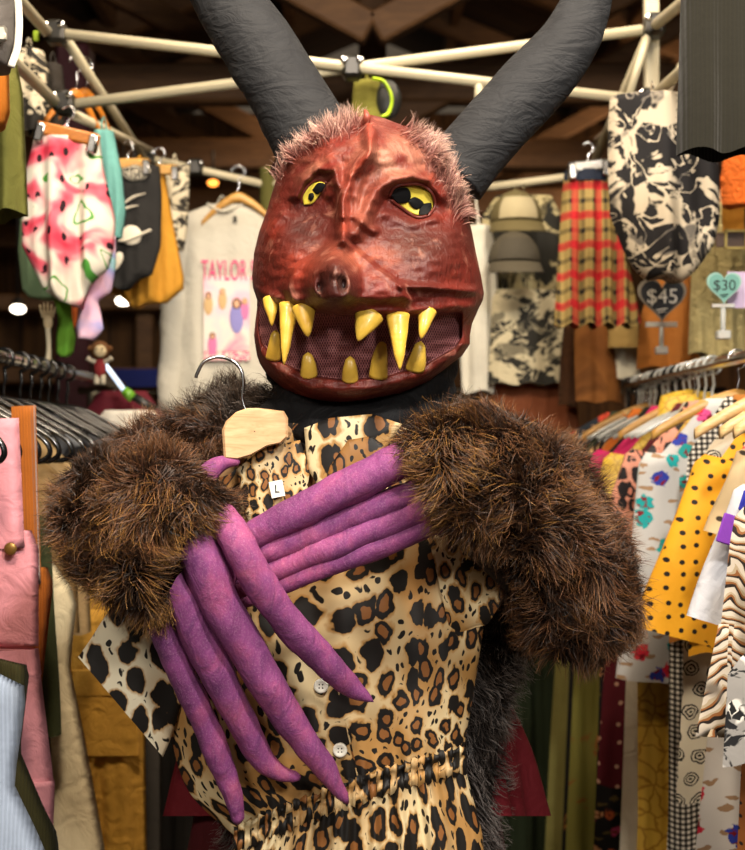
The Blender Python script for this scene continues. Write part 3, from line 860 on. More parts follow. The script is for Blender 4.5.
# gathered waist
sx = np.linspace(0, 1, 160)
wx = 234+(466-234)*sx; wy = 840+(759-840)*sx-6*np.sin(PI*sx)
e = np.clip(1-(2*sx-1)**2, 0, 1)**.5
wyy = 1.948-.028*e
rows = []
for a, (dy, out) in enumerate([(-14, .002), (-10, .010), (-6, .004), (-2, -.002), (3, .008), (8, .009), (14, .002)]):
    rows.append(PP(wx+1.2*np.sin(sx*210), wy+dy+2*np.sin(sx*160+a), wyy-out-.003*np.sin(sx*230+a*.5)))
rows = np.array(rows)
wb = MB().grid(rows, np.stack([np.repeat(sx[None]*.5, 7, 0), -.56-np.arange(7)[:, None]*.006*np.ones((1, 160))], -1))
wb.build('waistband', leo, romper)
# lower part, flared and gathered
vk = np.linspace(0, 1, 40)[:, None]
xl = np.interp(vk, [0, .3, 1], [238, 212, 190]); xr = np.interp(vk, [0, .25, 1], [464, 482, 500])
yl = np.interp(vk, [0, 1], [842, 1050]); yr = np.interp(vk, [0, 1], [764, 1035])
px2 = xl+(xr-xl)*sx[None]; py2 = yl+(yr-yl)*sx[None]-6*np.sin(PI*sx)[None]*(1-vk)
gat = .009*np.sin(sx*46+.8*np.sin(sx*9))[None]*(.35+.65*sstep(0, .3, vk))+.004*np.sin(sx*118)[None]*(1-.6*vk)
y2 = 1.950-.03*e[None]-gat*e[None]-.012*vk
f2 = PP(px2, py2, y2); b2 = PP(px2[:, ::-1], py2[:, ::-1], 1.975+0*px2)
u2 = np.stack([warp_s(sx, .06)[None]*.5*np.ones_like(px2), -.6-vk*.3*np.ones_like(px2)], -1)
MB().grid(np.concatenate([f2, b2, f2[:, :1]], 1), np.concatenate([u2, u2[:, ::-1]+.7, u2[:, :1]], 1)).build('shorts', leo, romper)
# sleeves: flat cloth tubes with an open hem
def flat_tube(rows, mat, name, yc, t=.018, uv0=(0, 0), fold=.004, n=40):
    rows = np.array(rows, float)                       # (ax, ay, bx, by): both edges of the cloth
    r = spline(rows, 26); ss = np.linspace(0, 1, n); ee = np.clip(1-(2*ss-1)**2, 0, 1)**.5
    x = r[:, 0:1]*(1-ss)+r[:, 2:3]*ss; y = r[:, 1:2]*(1-ss)+r[:, 3:4]*ss
    fo = fold*np.sin(x*.09+y*.03)
    A = PP(x, y, yc-t*ee[None]-fo*ee[None]); B = PP(x[:, ::-1], y[:, ::-1], yc+t*.6*ee[None]+0*x)
    ux = x/700+uv0[0]; uy = -y/700+uv0[1]
    uvA = np.stack([ux, uy], -1)
    return MB().grid(np.concatenate([A, B, A[:, :1]], 1), np.concatenate([uvA, uvA[:, ::-1], uvA[:, :1]], 1)).build(name, mat, romper)
flat_tube([(150, 560, 215, 600), (122, 592, 190, 660), (104, 618, 182, 700), (90, 640, 172, 735), (78, 657, 163, 757)], leopard(23.0, cream='e4dabe', gold_edge=.42, ring=(.02, .37), tan=.2, solid_share=.0), 'sleeve', 1.935, uv0=(.31, .2))
flat_tube([(420, 500, 452, 640), (455, 520, 462, 634), (484, 545, 474, 628), (502, 566, 482, 626), (513, 584, 488, 624)], leopard(34.0), 'sleeve', 1.94, .022)
# collar flaps and the gathered inside of the neck
def flap(outline, name, mat, y0, lift=.008, uvo=(0, 0)):
    o = np.asarray(outline, float); o = np.vstack([o, o[:1]]); d = []
    for a, b in zip(o[:-1], o[1:]): d += [a+(b-a)*k for k in np.linspace(0, 1, 9)[:-1]]
    o = np.array(d+d[:1]); c = o[:-1].mean(0); k = np.linspace(.03, 1, 9)[:, None, None]
    q = c+(o[None]-c)*k
    y = y0-lift*(1-k[..., 0]**3)-.003*np.sin(q[..., 0]*.1)
    q = np.concatenate([q, q[-1:]]); y = np.concatenate([y, y[-1:]+.008])
    uv = q/700*np.array([1, -1])+np.array(uvo)
    return MB().grid(PP(q[..., 0], q[..., 1], y), uv, caps=(True, False)).build(name, mat, romper)
flap([(304, 428), (330, 418), (372, 414), (402, 424), (385, 450), (352, 470), (322, 492), (308, 470)], 'collar', leopard(22.0), 1.905, uvo=(.2, .1))
flap([(348, 440), (372, 436), (392, 452), (372, 470), (345, 486), (322, 494), (330, 466)], 'lapel', leopard(22.0, cream='a87a42', gold='8a5c2c'), 1.895, uvo=(.5, .3))
inner = leopard(44.0)
flap([(236, 470), (262, 448), (300, 440), (310, 470), (306, 500), (288, 530), (258, 545), (246, 515)], 'neck_facing', inner, 1.905, .006)
tg = MB().box(P(277, 489, 1.888), (.020, .0025, .024), Matrix.Rotation(-.2, 4, 'Y')).build('size_tag', plain('ece8de', .7, .05, .05), romper)
tv, tf = text_mb('L', .016)
c = P(277, 489, 1.886); tv = np.c_[tv[:, 0]+c[0], -tv[:, 2]*1+c[1], tv[:, 1]+c[2]]
MB().add(tv, tf).build('size_letter', solid('202020', .6), tg, smooth=False)
MB().box(P(320, 552, 1.842), (.03, .002, .018), Matrix.Rotation(-.35, 4, 'Y')).build('white_ticket', plain('ece8de', .7, .05, .05), romper)
# buttons
bm = solid('dcd6c8', .3, coat=.3)
for bx, by in ((321, 686), (340, 750)):
    y = dress_y(bx, by)-.004; c = P(bx, by, y); r = .0108
    prof = [(0, -.0022), (r*.55, -.0022), (r*.72, -.0034), (r*.95, -.003), (r, -.001), (r, .002), (0, .003)]
    th = np.linspace(0, 2*PI, 25)
    gg = np.array([[(c[0]+a*math.cos(k), c[1]+b, c[2]+a*math.sin(k)) for k in th] for a, b in prof])
    b_ = MB().grid(gg).build('button', bm, romper)
    h = MB()
    for dx in (-.0025, .0025):
        for dz in (-.0025, .0025):
            h.ellipsoid((c[0]+dx, c[1]-.0022, c[2]+dz), (.0011, .0006, .0011), 8, 6)
    h.build('thread_hole', solid('2a241c', .8), b_)
# placket seam
o = spline([(312, 600), (319, 660), (331, 715), (345, 778)], 30)
yy = np.array([dress_y(a, b) for a, b in o])
for dx in (-13, 13):
    MB().tube(PP(o[:, 0]+dx, o[:, 1], yy-.0005), .0013, 6).build('placket_edge', leo, romper)

# wooden hanger in the masked person's grip
hanger = empty('wooden_hanger', P(250, 460, 1.895), 'pale wooden hanger with a chrome hook at the neck of the leopard romper', 'hanger')
pale = wood('d8b48a', 'b98e62', 16, .45)
ol = [(222, 430), (226, 421), (236, 412), (247, 408), (258, 408), (284, 411), (288, 418), (288, 437), (282, 443), (268, 446), (250, 456), (236, 460), (224, 459)]
o = np.array(ol, float); top = PP(o[:, 0], o[:, 1], 1.878)
m = MB(); n = len(o); c0 = o.mean(0)
lay = []
for k, dy in ((.0, .012), (.93, .012), (1, .016), (1, .026), (.93, .030), (0, .030)):
    w = c0+(np.vstack([o, o[:1]])-c0)*max(k, .02); lay.append(PP(w[:, 0], w[:, 1], 1.862+dy))
m.grid(np.array(lay)); m.build('yoke', pale, hanger, sharp=35)
for sgn, tip in ((1, (372, 462)), (-1, (214, 500))):
    st = (268, 428) if sgn > 0 else (240, 440)
    path = spline([P(*st, 1.889), P(st[0]*.8+tip[0]*.2, st[1]*.8+tip[1]*.2, 1.935), P(*tip, 1.962)], 14)
    MB().tube(path, np.linspace(.014, .010, 14), 12, squash=((0, 1, 0), .5)).build('arm', pale, hanger)
hk = spline([(246, 412), (242, 398), (243, 384), (241, 370), (231, 360), (217, 357), (204, 362), (197, 374), (196, 378)], 50)
MB().tube(PP(hk[:, 0], hk[:, 1], 1.886), .0026, 10).build('hook', solid('c4c4c6', .18, 1.0), hanger)
# ================================================================== the stall: clothes, rails, frame
def shell(prof, t=.02, seed=0, fold=.008, wl=.09, n=36, rows=26, skew=0, tprof=None):
    """closed cloth shell in local space. prof: rows (z, xl, xr) from the top down"""
    r = np.array(prof, float); rs_ = np.random.RandomState(seed+900)
    d = np.concatenate([[0], np.cumsum(np.abs(np.diff(r[:, 0]))+.3*np.abs(np.diff(r[:, 1]))+.3*np.abs(np.diff(r[:, 2])))])
    k = np.linspace(0, d[-1], rows); r = np.stack([np.interp(k, d, r[:, i]) for i in range(3)], 1)
    s = np.linspace(0, 1, n)[None]; e = np.clip(1-np.abs(2*s-1)**2.4, 0, 1)**.55
    x = r[:, 1:2]+(r[:, 2:3]-r[:, 1:2])*s; z = np.repeat(r[:, :1], n, 1)
    g = sstep(0, .45, (r[:1, :1]-r[:, :1]))
    ph = rs_.uniform(0, 6.28, 4)
    f = fold*(.25+.75*g)*(np.sin(2*PI*x/wl+ph[0]+skew*z)+.6*np.sin(2*PI*x/(wl*.47)+ph[1]+z*3)+.4*np.sin(z*21+ph[2]+x*9))
    f2 = fold*(.25+.75*g)*(np.sin(2*PI*x/wl+ph[0]+skew*z)+.5*np.sin(2*PI*x/(wl*.6)+ph[3]))
    zz = z+.006*np.sin(2*PI*x/wl+ph[0])*g
    A = np.stack([x, -t*e-f*e, zz], -1); B = np.stack([x, t*e-f2*e, zz], -1)[:, ::-1]
    uv = np.stack([x+seed*.37, z+seed*.21], -1)
    return np.concatenate([A, B, A[:, :1]], 1), np.concatenate([uv, uv[:, ::-1]+.5, uv[:, :1]], 1)

def cloth(name, parent, mat, prof, **k):
    cap = k.pop('caps', (True, False))
    p, uv = shell(prof, **k)
    off = k.get('off')
    return MB().grid(p, uv, caps=cap).build(name, mat, parent, local=True)

def lsleeve(parent, mat, sh, drop, ln, ang, w0, w1, sgn, seed, name='sleeve', y=0):
    """sleeve hanging from the shoulder tip"""
    ax = np.array([sgn*math.sin(ang), 0, -math.cos(ang)]); nx = np.array([math.cos(ang), 0, sgn*math.sin(ang)])*1.0
    k = np.linspace(0, 1, 18); rs_ = np.random.RandomState(seed+77); ph = rs_.uniform(0, 6)
    path = np.array([sgn*(sh-w0*.55), y, -drop+.018])+ax*(k*ln)[:, None]
    path[:, 1] += .006*np.sin(k*7+ph)
    w = w0+(w1-w0)*k; w[0] *= .8
    th = np.linspace(0, 2*PI, 29)
    cr = (np.cos(th)[None, :, None]*nx)*w[:, None, None]+(np.sin(th)[None, :, None]*np.array([0, 1, 0]))*(.020+.004*np.sin(th*3+ph))[None, :, None]
    pts = path[:, None]+cr
    b = .005*np.sin(th*4+ph)[None]*k[:, None]; b[:, -1] = b[:, 0]
    pts[..., 1] += b
    uv = np.stack([pts[..., 0]+seed*.17+.01*np.sin(th)[None], pts[..., 2]+.3*(np.sin(th) > 0)[None]], -1)
    return MB().grid(pts, uv, caps=(True, False)).build(name, mat, parent, local=True)

def shirt(label, X, Y, Z, mat, cat='shirt', name='shirt', group=None, sh=.19, drop=.14, ln=.62, hem=.2, sl=.22, ang=.18, w0=.06, w1=.075, yaw=0, collar=None, seed=1, t=.022, fold=.009, trim=None, smat=None, neck=.07):
    r = empty(name, (X, Y, Z), label, cat, group, yaw)
    body = cloth('body', r, mat, [(0, -neck, neck), (-drop*.45, -sh*.62, sh*.62), (-drop, -sh, sh), (-drop-.14, -sh*.93, sh*.93), (-ln*.75, -hem*.97, hem*.97), (-ln, -hem, hem)], t=t, seed=seed, fold=fold)
    if sl:
        for sg in (-1, 1): lsleeve(r, smat or mat, sh, drop, sl, ang, w0, w1, sg, seed+(sg > 0))
    if collar:
        m = MB()
        th = np.linspace(-PI, PI, 33)
        rows = []
        for z, k, o in ((-.01, .9, .0), (.03, 1.0, .006), (.032, 1.15, .012), (-.02, 1.35, .02), (-.045-.0, 1.5, .026)):
            rows.append(np.stack([neck*k*np.sin(th), -(.03+o)*np.cos(th), z-.03*np.cos(th)*(k-.9)-.35*np.abs(np.sin(th))*neck*(k-.6)], -1))
        m.grid(np.array(rows)); m.build('collar', collar, r, local=True)
    if trim:
        p, uv = shell([(-ln+.05, -hem-.004, hem+.004), (-ln, -hem-.004, hem+.004)], t=t+.004, seed=seed, fold=fold, rows=5)
        MB().grid(p, uv).build('hem_band', trim, r, local=True)
    return r

def dress(label, X, Y, Z, mat, cat='dress', name='dress', group=None, sh=.15, drop=.12, ln=1.1, hem=.23, seed=1, fold=.014, t=.025, yaw=0, waist=None, wl=.1, band=None):
    r = empty(name, (X, Y, Z), label, cat, group, yaw)
    w = waist or sh*.95
    cloth('body', r, mat, [(0, -.06, .06), (-drop, -sh, sh), (-drop-.25, -w, w)], t=t, seed=seed, fold=fold*.5, rows=14)
    cloth('skirt', r, mat, [(-drop-.24, -w, w), (-drop-.34, -w*1.12, w*1.12), (-ln*.7, -hem*.93, hem*.93), (-ln, -hem, hem)], t=t*1.1, seed=seed, fold=fold, wl=wl)
    return r

def trousers(label, X, Y, Z, mat, name='trousers', cat='trousers', group=None, w=.2, ln=.9, leg=.11, seed=1, yaw=0, pocket=None, bib=None, strap=None, bw=.55, fold=.008, t=.03):
    """Z is the waist height"""
    r = empty(name, (X, Y, Z), label, cat, group, yaw)
    cloth('waist', r, mat, [(0, -w*.92, w*.92), (-.05, -w*.95, w*.95), (-.24, -w*1.04, w*1.04)], t=t*1.1, seed=seed, fold=fold*.4, rows=10, caps=(True, True))
    for sg in (-1, 1):
        a = sorted((sg*.0, sg*w*1.04)); b = sorted((sg*.015, sg*(leg*2+.015)))
        cloth('leg', r, mat, [(-.22, *a), (-.40, *[q*.98 for q in a]), (-ln, *b)], t=t, seed=seed+sg, fold=fold)
    p, uv = shell([(.004, -w*.93, w*.93), (-.04, -w*.95, w*.95)], t=t*1.1+.003, seed=seed, fold=fold*.4, rows=4)
    MB().grid(p, uv).build('waistband', mat, r, local=True)
    if bib:
        cloth('bib', r, mat, [(bib, -w*bw, w*bw), (bib-.03, -w*(bw+.05), w*(bw+.05)), (0.01, -w*.93, w*.93)], t=.014, seed=seed, fold=.003, caps=(True, True))
        for sg in (-1, 1):
            k = np.linspace(0, 1, 14)
            p = np.stack([sg*(w*bw-.03+.10*k*strap[1]), -.012-.0*k, bib-.03+(strap[0]+.03)*k], -1)
            a = np.array([1, 0, -.4*sg*strap[1]])*.022
            rows = np.stack([p-a, p+np.array([0, -.004, 0]), p+a, p+np.array([0, .004, 0]), p-a], 1)
            MB().grid(rows, caps=(True, True)).build('strap', strap[2] if len(strap) > 2 else mat, r, local=True)
            q = MB().ellipsoid((sg*(w*bw-.03), -.02, bib-.03), (.011, .004, .011), 12, 8)
            q.build('button', solid('8a6a34', .35, .6), r, local=True)
    if pocket:
        for sg in (-1, 1):
            m = MB(); x0 = sg*w*.72
            m.box((x0, -t-.016, -.46), (.15, .012, .19), bev=.25); m.box((x0, -t-.023, -.385), (.16, .005, .06), bev=.3)
            m.build('pocket', mat, r, local=True, sharp=40)
    return r

def plastic_hanger(label, X, Y, Z, w=.2, seed=0, yaw=0, clips=False, group='black plastic hangers on the left rail'):
    """Z: underside of the hook, i.e. the top of the rail"""
    r = empty('clothes_hanger', (X, Y, Z), label, 'hanger', group, yaw)
    bk = solid('0c0c0d', .22, spec=.6)
    loop = [(0, -.085), (.05, -.098), (w*.6, -.135), (w*.88, -.165), (w, -.186), (w+.004, -.205), (w-.01, -.217), (w*.8, -.219), (0, -.219)]
    loop = loop+[(-x, z) for x, z in loop[-2:0:-1]]+[loop[0]]
    o = spline(loop, 110)
    m = MB().tube(np.c_[o[:, 0], 0*o[:, 0], o[:, 1]], .0052, 8, caps=(False, False))
    for sg in (-1, 1):
        o = spline([(sg*w*.62, -.14), (sg*w*.60, -.155), (sg*w*.66, -.162), (sg*w*.72, -.152)], 12)
        m.tube(np.c_[o[:, 0], 0*o[:, 0], o[:, 1]], .004, 6)
    m.build('frame', bk, r, local=True)
    hook_tube(bk, r, .0042)
    if clips:
        for sg in (-1, 1):
            MB().box((sg*w*.7, 0, -.222), (.028, .022, .04), bev=.2).build('clip', solid('b8bcc0', .2, .7), r, local=True)
    return r

def hook_tube(m, r, rad, zr=0, R=.021):
    th = np.linspace(-.55*PI, .98*PI, 26)                    # round over the rail
    pts = [(0, -.085), (0.0, -.06), (.004, -.045)]
    arc = [(R*math.cos(a-.0), R*math.sin(a)) for a in np.linspace(-.62*PI, 1.0*PI, 24)]
    o = spline(pts+[(x, z-.0) for x, z in arc[2:]], 50)
    MB().tube(np.c_[0*o[:, 0], o[:, 0], o[:, 1]] if False else np.c_[o[:, 0], 0*o[:, 0], o[:, 1]], rad, 8).build('hook', m, r, local=True)

def wood_hanger(label, X, Y, Z, w=.2, yaw=0, mat=None, group='wooden hangers on the right rail', hook=None, bar=False, thin=1.0):
    r = empty('clothes_hanger', (X, Y, Z), label, 'hanger', group, yaw)
    k = np.linspace(-1, 1, 41); x = k*w; z = -.082-.085*np.abs(k)**1.5
    h = .017*(1-.35*np.abs(k)); path = np.stack([x, .012*np.abs(k)**2, z], -1)
    th = np.linspace(0, 2*PI, 13)
    pts = path[:, None]+np.stack([0*th[None]*h[:, None], .009*thin*np.sin(th)[None]*np.ones((41, 1)), np.cos(th)[None]*h[:, None]], -1)
    MB().grid(pts, caps=(True, True)).build('yoke', mat or wood('e0b060', 'c08838', 14), r, local=True)
    if bar: MB().tube([(-w*.9, .008, -.16), (w*.9, .008, -.16)], .006, 8).build('bar', mat or wood('e0b060', 'c08838', 14), r, local=True)
    hook_tube(hook or solid('c8c8ca', .2, 1.0), r, .002)
    return r

# ------------------------------------------------------------------ rails
def rail(X, y0, y1, Z, label):
    r = empty('clothes_rail', (X, (y0+y1)/2, 0), label, 'clothes rack')
    ch = solid('c9c5ba', .22, 1.0)
    MB().tube([(X, y0, Z), (X, y1, Z)], .014, 14).build('bar', ch, r)
    for y in (y0+.06, y1-.06):
        MB().tube([(X, y, .06), (X, y, Z)], .013, 12).build('upright', ch, r)
        f = MB().tube([(X-.24, y, .05), (X+.24, y, .05)], .013, 10).build('foot', ch, r)
        for dx in (-.22, .22): MB().ellipsoid((X+dx, y, .025), (.016, .02, .025), 12, 8).build('caster', solid('151515', .5), f)
    return r
LX0, RX0, RZ = -.80, .80, 1.69
rail(LX0, 1.75, 4.15, RZ, 'chrome clothes rail on the left crowded with black plastic hangers')
rail(RX0, 1.70, 4.15, RZ, 'chrome clothes rail on the right holding shirts on wooden hangers')
HT = RZ+.019                                             # inside top of a hook on the rail
NZ = HT-.085                                             # neck height of what hangs there

# ------------------------------------------------------------------ right rail, near to far
rg = 'shirts and dresses on the right rail'
honey, palew, blackp = wood('c79c54', 'a4742f', 14), wood('d4b888', 'b08c54', 14), None
W = lambda lab, Y, **k: wood_hanger('wooden hanger holding '+lab, RX0, Y, HT-.021, **k)
R_ITEMS = []
def on_right(f, short, Y, hangr='honey', **k):
    k.setdefault('t', .014); k.setdefault('fold', .006)
    o = f(X=RX0, Y=Y, Z=NZ-.022, **k)
    if hangr == 'black': plastic_hanger('black plastic hanger holding '+short+' on the right rail', RX0, Y, HT-.021, group='black plastic hangers on the right rail')
    elif hangr: wood_hanger('wooden hanger holding '+short, RX0, Y, HT-.021, mat=honey if hangr == 'honey' else palew, w=.185)
    R_ITEMS.append(o); return o
on_right(shirt, 'the grey marbled blouse', 1.95, None, label='grey and black marbled print blouse nearest on the right rail', mat=inkprint('8d8a86', '1a1a1c', 11, .5, 'd8d4cc'), group=rg, sl=0, sh=.235, drop=.26, ln=.58, hem=.275, w0=.055, w1=.06, seed=1)
on_right(dress, 'the brown feather print dress', 2.04, None, label='brown and white feather striped dress hanging beside the grey marbled blouse', mat=zigzag(), group=rg, ln=.54, sh=.235, drop=.22, hem=.275, waist=.262, seed=2)
on_right(shirt, 'the white colour block shirt', 2.20, 'pale', label='white shirt with purple and blue colour blocks and an open collar', mat=plain('bfc1c8', .75, bump=.35), smat=None, group=rg, sh=.16, drop=.2, ln=.42, sl=.24, ang=.30, hem=.17, w0=.06, w1=.075, seed=3, collar=plain('cacbd2', .7))
on_right(shirt, 'the beige dotted blouse', 2.29, 'pale', label='beige blouse with small dark dots beside the mustard polka dot shirt', mat=dots('b9a27c', '2a2018', .04, .12), group=rg, sh=.13, ln=.4, sl=.16, ang=.30, hem=.16, seed=4)
on_right(shirt, 'the mustard polka dot shirt', 2.47, 'pale', label='mustard yellow polka dot shirt with black dots and a short wide sleeve', mat=dots('d99a1c', '15100c', .027, .18), group=rg, sh=.155, drop=.15, ln=.5, sl=.35, ang=.27, w0=.06, w1=.095, seed=5, collar=dots('d99a1c', '15100c', .027, .18))
on_right(dress, 'the white rose dress', 2.55, None, label='white dress printed with black ink roses below the mustard polka dot shirt', mat=roses(), group=rg, ln=.80, sh=.15, hem=.205, waist=.17, seed=6)
on_right(shirt, 'the tan dotted blouse', 2.63, None, label='tan orange blouse with tiny black dots peeking out behind the polka dot shirt', mat=dots('b0702a', '1a110a', .026, .12), group=rg, sh=.11, drop=.2, ln=.5, sl=.27, ang=.42, w0=.055, w1=.06, seed=7)
on_right(dress, 'the gingham dress', 2.72, None, label='black and white gingham check dress hanging between the rose dress and yellow brocade dress', mat=gingham(), group=rg, ln=1.25, sh=.14, hem=.195, waist=.16, seed=8)
fl1 = floral('c6c4c0', ('d8243c', '1aa0a0', 'd8243c', 'd04a86', '2a3a9c', '1f9a94'), .062, .27)
on_right(shirt, 'the white floral blouse', 2.85, 'honey', label='white blouse with red, pink and teal flowers on a wooden hanger', mat=fl1, group=rg, sh=.185, drop=.14, ln=.62, hem=.195, sl=.50, ang=.08, w0=.062, w1=.075, seed=9)
on_right(dress, 'the yellow brocade dress', 2.94, None, label='long yellow brocade dress hanging below the white floral blouse', mat=brocade('9a6f1c', 'c9a23c'), group=rg, ln=1.35, sh=.14, hem=.215, waist=.18, seed=10, fold=.02)
on_right(shirt, 'the pink leopard blouse', 3.02, None, label='pink and black leopard print blouse between the floral blouse and yellow shirt', mat=leopard(26.0, cream='e2a890', gold='d08a70', fill='c47a60', dark='1a1214'), group=rg, sh=.185, ln=.42, sl=.30, ang=.26, w0=.06, w1=.075, seed=11)
on_right(dress, 'the white slip', 3.09, None, label='plain white slip dress showing as a thin strip beside the yellow brocade dress', mat=plain('c8bca4'), group=rg, ln=1.3, sh=.14, hem=.222, waist=.17, seed=12)
on_right(dress, 'the maroon dress', 3.16, None, label='maroon dress with small pale sprigs hanging below the brown fur elbow', mat=dots('5a0f1c', 'c89a80', .05, .1), group=rg, ln=.93, sh=.15, hem=.255, waist=.21, seed=13)
on_right(shirt, 'the yellow satin shirt', 3.24, 'honey', label='yellow satin shirt on a wooden hanger between leopard blouse and magenta top', mat=brocade('b48a22', 'dcb93e', 40.0), group=rg, sh=.19, drop=.15, ln=.56, sl=.34, ang=.22, w0=.065, w1=.08, seed=14, collar=brocade('b48a22', 'dcb93e', 40.0))
on_right(dress, 'the black floral dress', 3.32, None, label='long black dress with small orange and pink flowers', mat=floral('14100f', ('b8572a', 'c0406a', 'c89060'), .06, .2, leaf='5a4a20'), group=rg, ln=1.35, sh=.14, hem=.245, waist=.19, seed=15)
on_right(shirt, 'the magenta top', 3.40, 'black', label='magenta pink top showing as a bright edge behind the yellow satin shirt', mat=plain('c41c62', .7), group=rg, sh=.195, drop=.145, ln=.5, sl=.22, ang=.3, seed=16)
on_right(shirt, 'the black and yellow blouse', 3.48, 'black', label='black blouse with bold yellow blotches behind the magenta top', mat=inkprint('191512', 'd8a01c', 9, .58), group=rg, sh=.195, drop=.15, ln=.55, sl=.26, ang=.3, seed=17)
on_right(dress, 'the olive skirt', 3.56, None, label='olive green long dress with brown leaves hanging under the fur sleeve', mat=inkprint('6a6428', '7a4a1c', 5, .62), group=rg, ln=1.4, sh=.14, hem=.28, waist=.21, seed=18, fold=.02)
on_right(shirt, 'the orange blouse', 3.64, 'black', label='orange blouse on a wooden hanger at the far part of the right rail', mat=plain('c8691c', .75), group=rg, sh=.2, drop=.16, ln=.6, sl=.3, ang=.3, seed=19)
on_right(dress, 'the black gown', 3.72, None, label='black long dress with amber trim next to the olive dress', mat=inkprint('12100e', '8a5a24', 6, .64), group=rg, ln=1.4, sh=.14, hem=.265, waist=.2, seed=20)
on_right(shirt, 'the cream and orange print blouse', 3.80, 'honey', label='cream blouse with orange print near the far end of the right rail', mat=inkprint('d8b47a', 'c0702a', 10, .55), group=rg, sh=.2, drop=.16, ln=.55, sl=.3, ang=.3, seed=21)
on_right(dress, 'the khaki dress', 3.88, None, label='khaki green long dress at the far end of the right rail', mat=plain('77703a', .8), group=rg, ln=1.4, sh=.14, hem=.29, waist=.21, seed=22, fold=.02)
on_right(shirt, 'the dark green jacket', 3.96, 'black', label='dark green jacket on a black hanger at the end of the right rail', mat=plain('33402e'), group=rg, sh=.21, drop=.16, ln=.6, sl=.35, ang=.3, seed=23)
on_right(shirt, 'the multicolour patchwork shirt', 4.06, 'black', label='multicoloured patchwork shirt last on the right rail', mat=floral('1e2630', ('c8452c', '6a9ab8', 'd8c8a0', '2c3c5c', 'b0402c'), .05, .42), group=rg, sh=.24, drop=.1, ln=.5, sl=.3, ang=.3, seed=24)
# second floral skirt and brown dotted dress low on the right
on_right(dress, 'the second floral dress', 2.38, None, label='white dress with red and blue flowers hanging low beside the brown dotted dress', mat=floral('d6d0c8', ('c8243c', '2a3a9c', '1f8a94', 'd04a66'), .07, .3), group=rg, ln=1.2, sh=.13, hem=.225, waist=.15, seed=25)
on_right(dress, 'the brown dotted dress', 2.12, None, label='brown dress with tiny dark dots low below the grey marbled blouse', mat=dots('8a4f1e', '1c120c', .022, .14), group=rg, ln=1.2, sh=.15, hem=.225, waist=.17, seed=26)
# colour blocks sewn on the white shirt
ws = R_ITEMS[2]
for (x, z, w, h, c) in ((-.20, -.245, .05, .05, '7a3aa8'), (-.165, -.20, .05, .035, '2a2f9c')):
    MB().box((x, -.045, z), (w, .006, h), Matrix.Rotation(.3, 4, 'Y'), bev=.3).build('colour_block', plain(c), ws, local=True)

# ------------------------------------------------------------------ left rail, near to far
lg = 'overalls and jackets on the left rail'
def lh(short, Y, **k): return plastic_hanger('black plastic hanger holding '+short, LX0, Y, HT-.021, **k)
pink, mus, olv, cream_c = plain('d08c96', .85, .1, .35), cord('c07a18', 180), cord('3c3a1a', 200), plain('dccca6', .85, .08, .4)
LY_ = [1.93, 2.03, 2.12, 2.21, 2.30, 2.40, 2.50, 2.62, 2.74, 2.88, 3.02, 3.2, 3.38, 3.55]
shirt('pale blue corduroy jacket nearest on the left rail', LX0, 1.93, 1.24, cord('a3b1c6', 170), 'jacket', 'corduroy_jacket', lg, sh=.288, ln=.60, hem=.37, sl=0, seed=31, drop=.10, t=.030)
trousers('mustard corduroy overalls behind the pale blue corduroy jacket', LX0, 2.03, 1.19, cord('c9851c', 180), 'overalls', 'overalls', lg, w=.226, ln=.3, bib=.16, strap=(.30, -.5), bw=.9, seed=32)
shirt('dark olive corduroy jacket beside the pink dungarees', LX0, 2.12, 1.18, olv, 'jacket', 'corduroy_jacket', lg, sh=.242, ln=.42, hem=.295, sl=0, seed=33, drop=.04, t=.025)
trousers('pink dungarees with wide straps hanging on a black hanger', LX0, 2.21, 1.15, pink, 'dungarees', 'overalls', lg, w=.25, ln=.42, leg=.125, bib=.205, strap=(.19, -.1), bw=.88, seed=34)
trousers('orange corduroy dungarees with long straps behind the pink dungarees', LX0, 2.34, 1.02, cord('a45a12', 180), 'dungarees', 'overalls', lg, w=.215, ln=.5, leg=.1, bib=.26, strap=(.29, -.1), bw=1.0, seed=35)
shirt('cream denim jacket with long sleeves behind the pink dungarees', LX0, 2.60, 1.40, cream_c, 'jacket', 'denim_jacket', lg, sh=.21, drop=.20, ln=.95, hem=.275, sl=0, seed=36, t=.04, fold=.007)
shirt('khaki brown shirt hanging beside the brown fur sleeve', LX0, 2.71, NZ-.1, plain('8d7148'), 'shirt', 'shirt', lg, sh=.185, drop=.12, ln=.42, hem=.19, sl=0, seed=37)
shirt('dark green knitted jumper between the dungarees and khaki shirt', LX0, 2.49, NZ-.16, plain('343a1e', .9), 'jumper', 'jumper', lg, sh=.165, drop=.12, ln=.7, hem=.19, sl=.42, ang=.06, w0=.04, w1=.035, seed=38)
shirt('tan jacket on a black hanger deeper along the left rail', LX0, 2.82, NZ-.08, plain('9a8058'), 'jacket', 'jacket', lg, sh=.185, drop=.12, ln=.45, hem=.19, sl=0, seed=39)
trousers('mustard tan cargo trousers with flapped pockets', LX0, 3.04, 1.34, plain('b98a34', .85, bump=.6), 'cargo_trousers', 'trousers', lg, w=.262, ln=.95, leg=.13, seed=40, pocket=True, t=.04, fold=.012)
trousers('dark grey trousers beside the romper sleeve', LX0, 3.30, 1.38, plain('3f3b36', .85), 'trousers', 'trousers', lg, w=.26, ln=1.1, leg=.125, seed=41, t=.035)
shirt('cream shirt glimpsed behind the pink dungarees straps', LX0, 2.42, NZ-.06, plain('d8cfae'), 'shirt', 'shirt', lg, sh=.16, drop=.12, ln=.4, hem=.16, sl=0, seed=42)
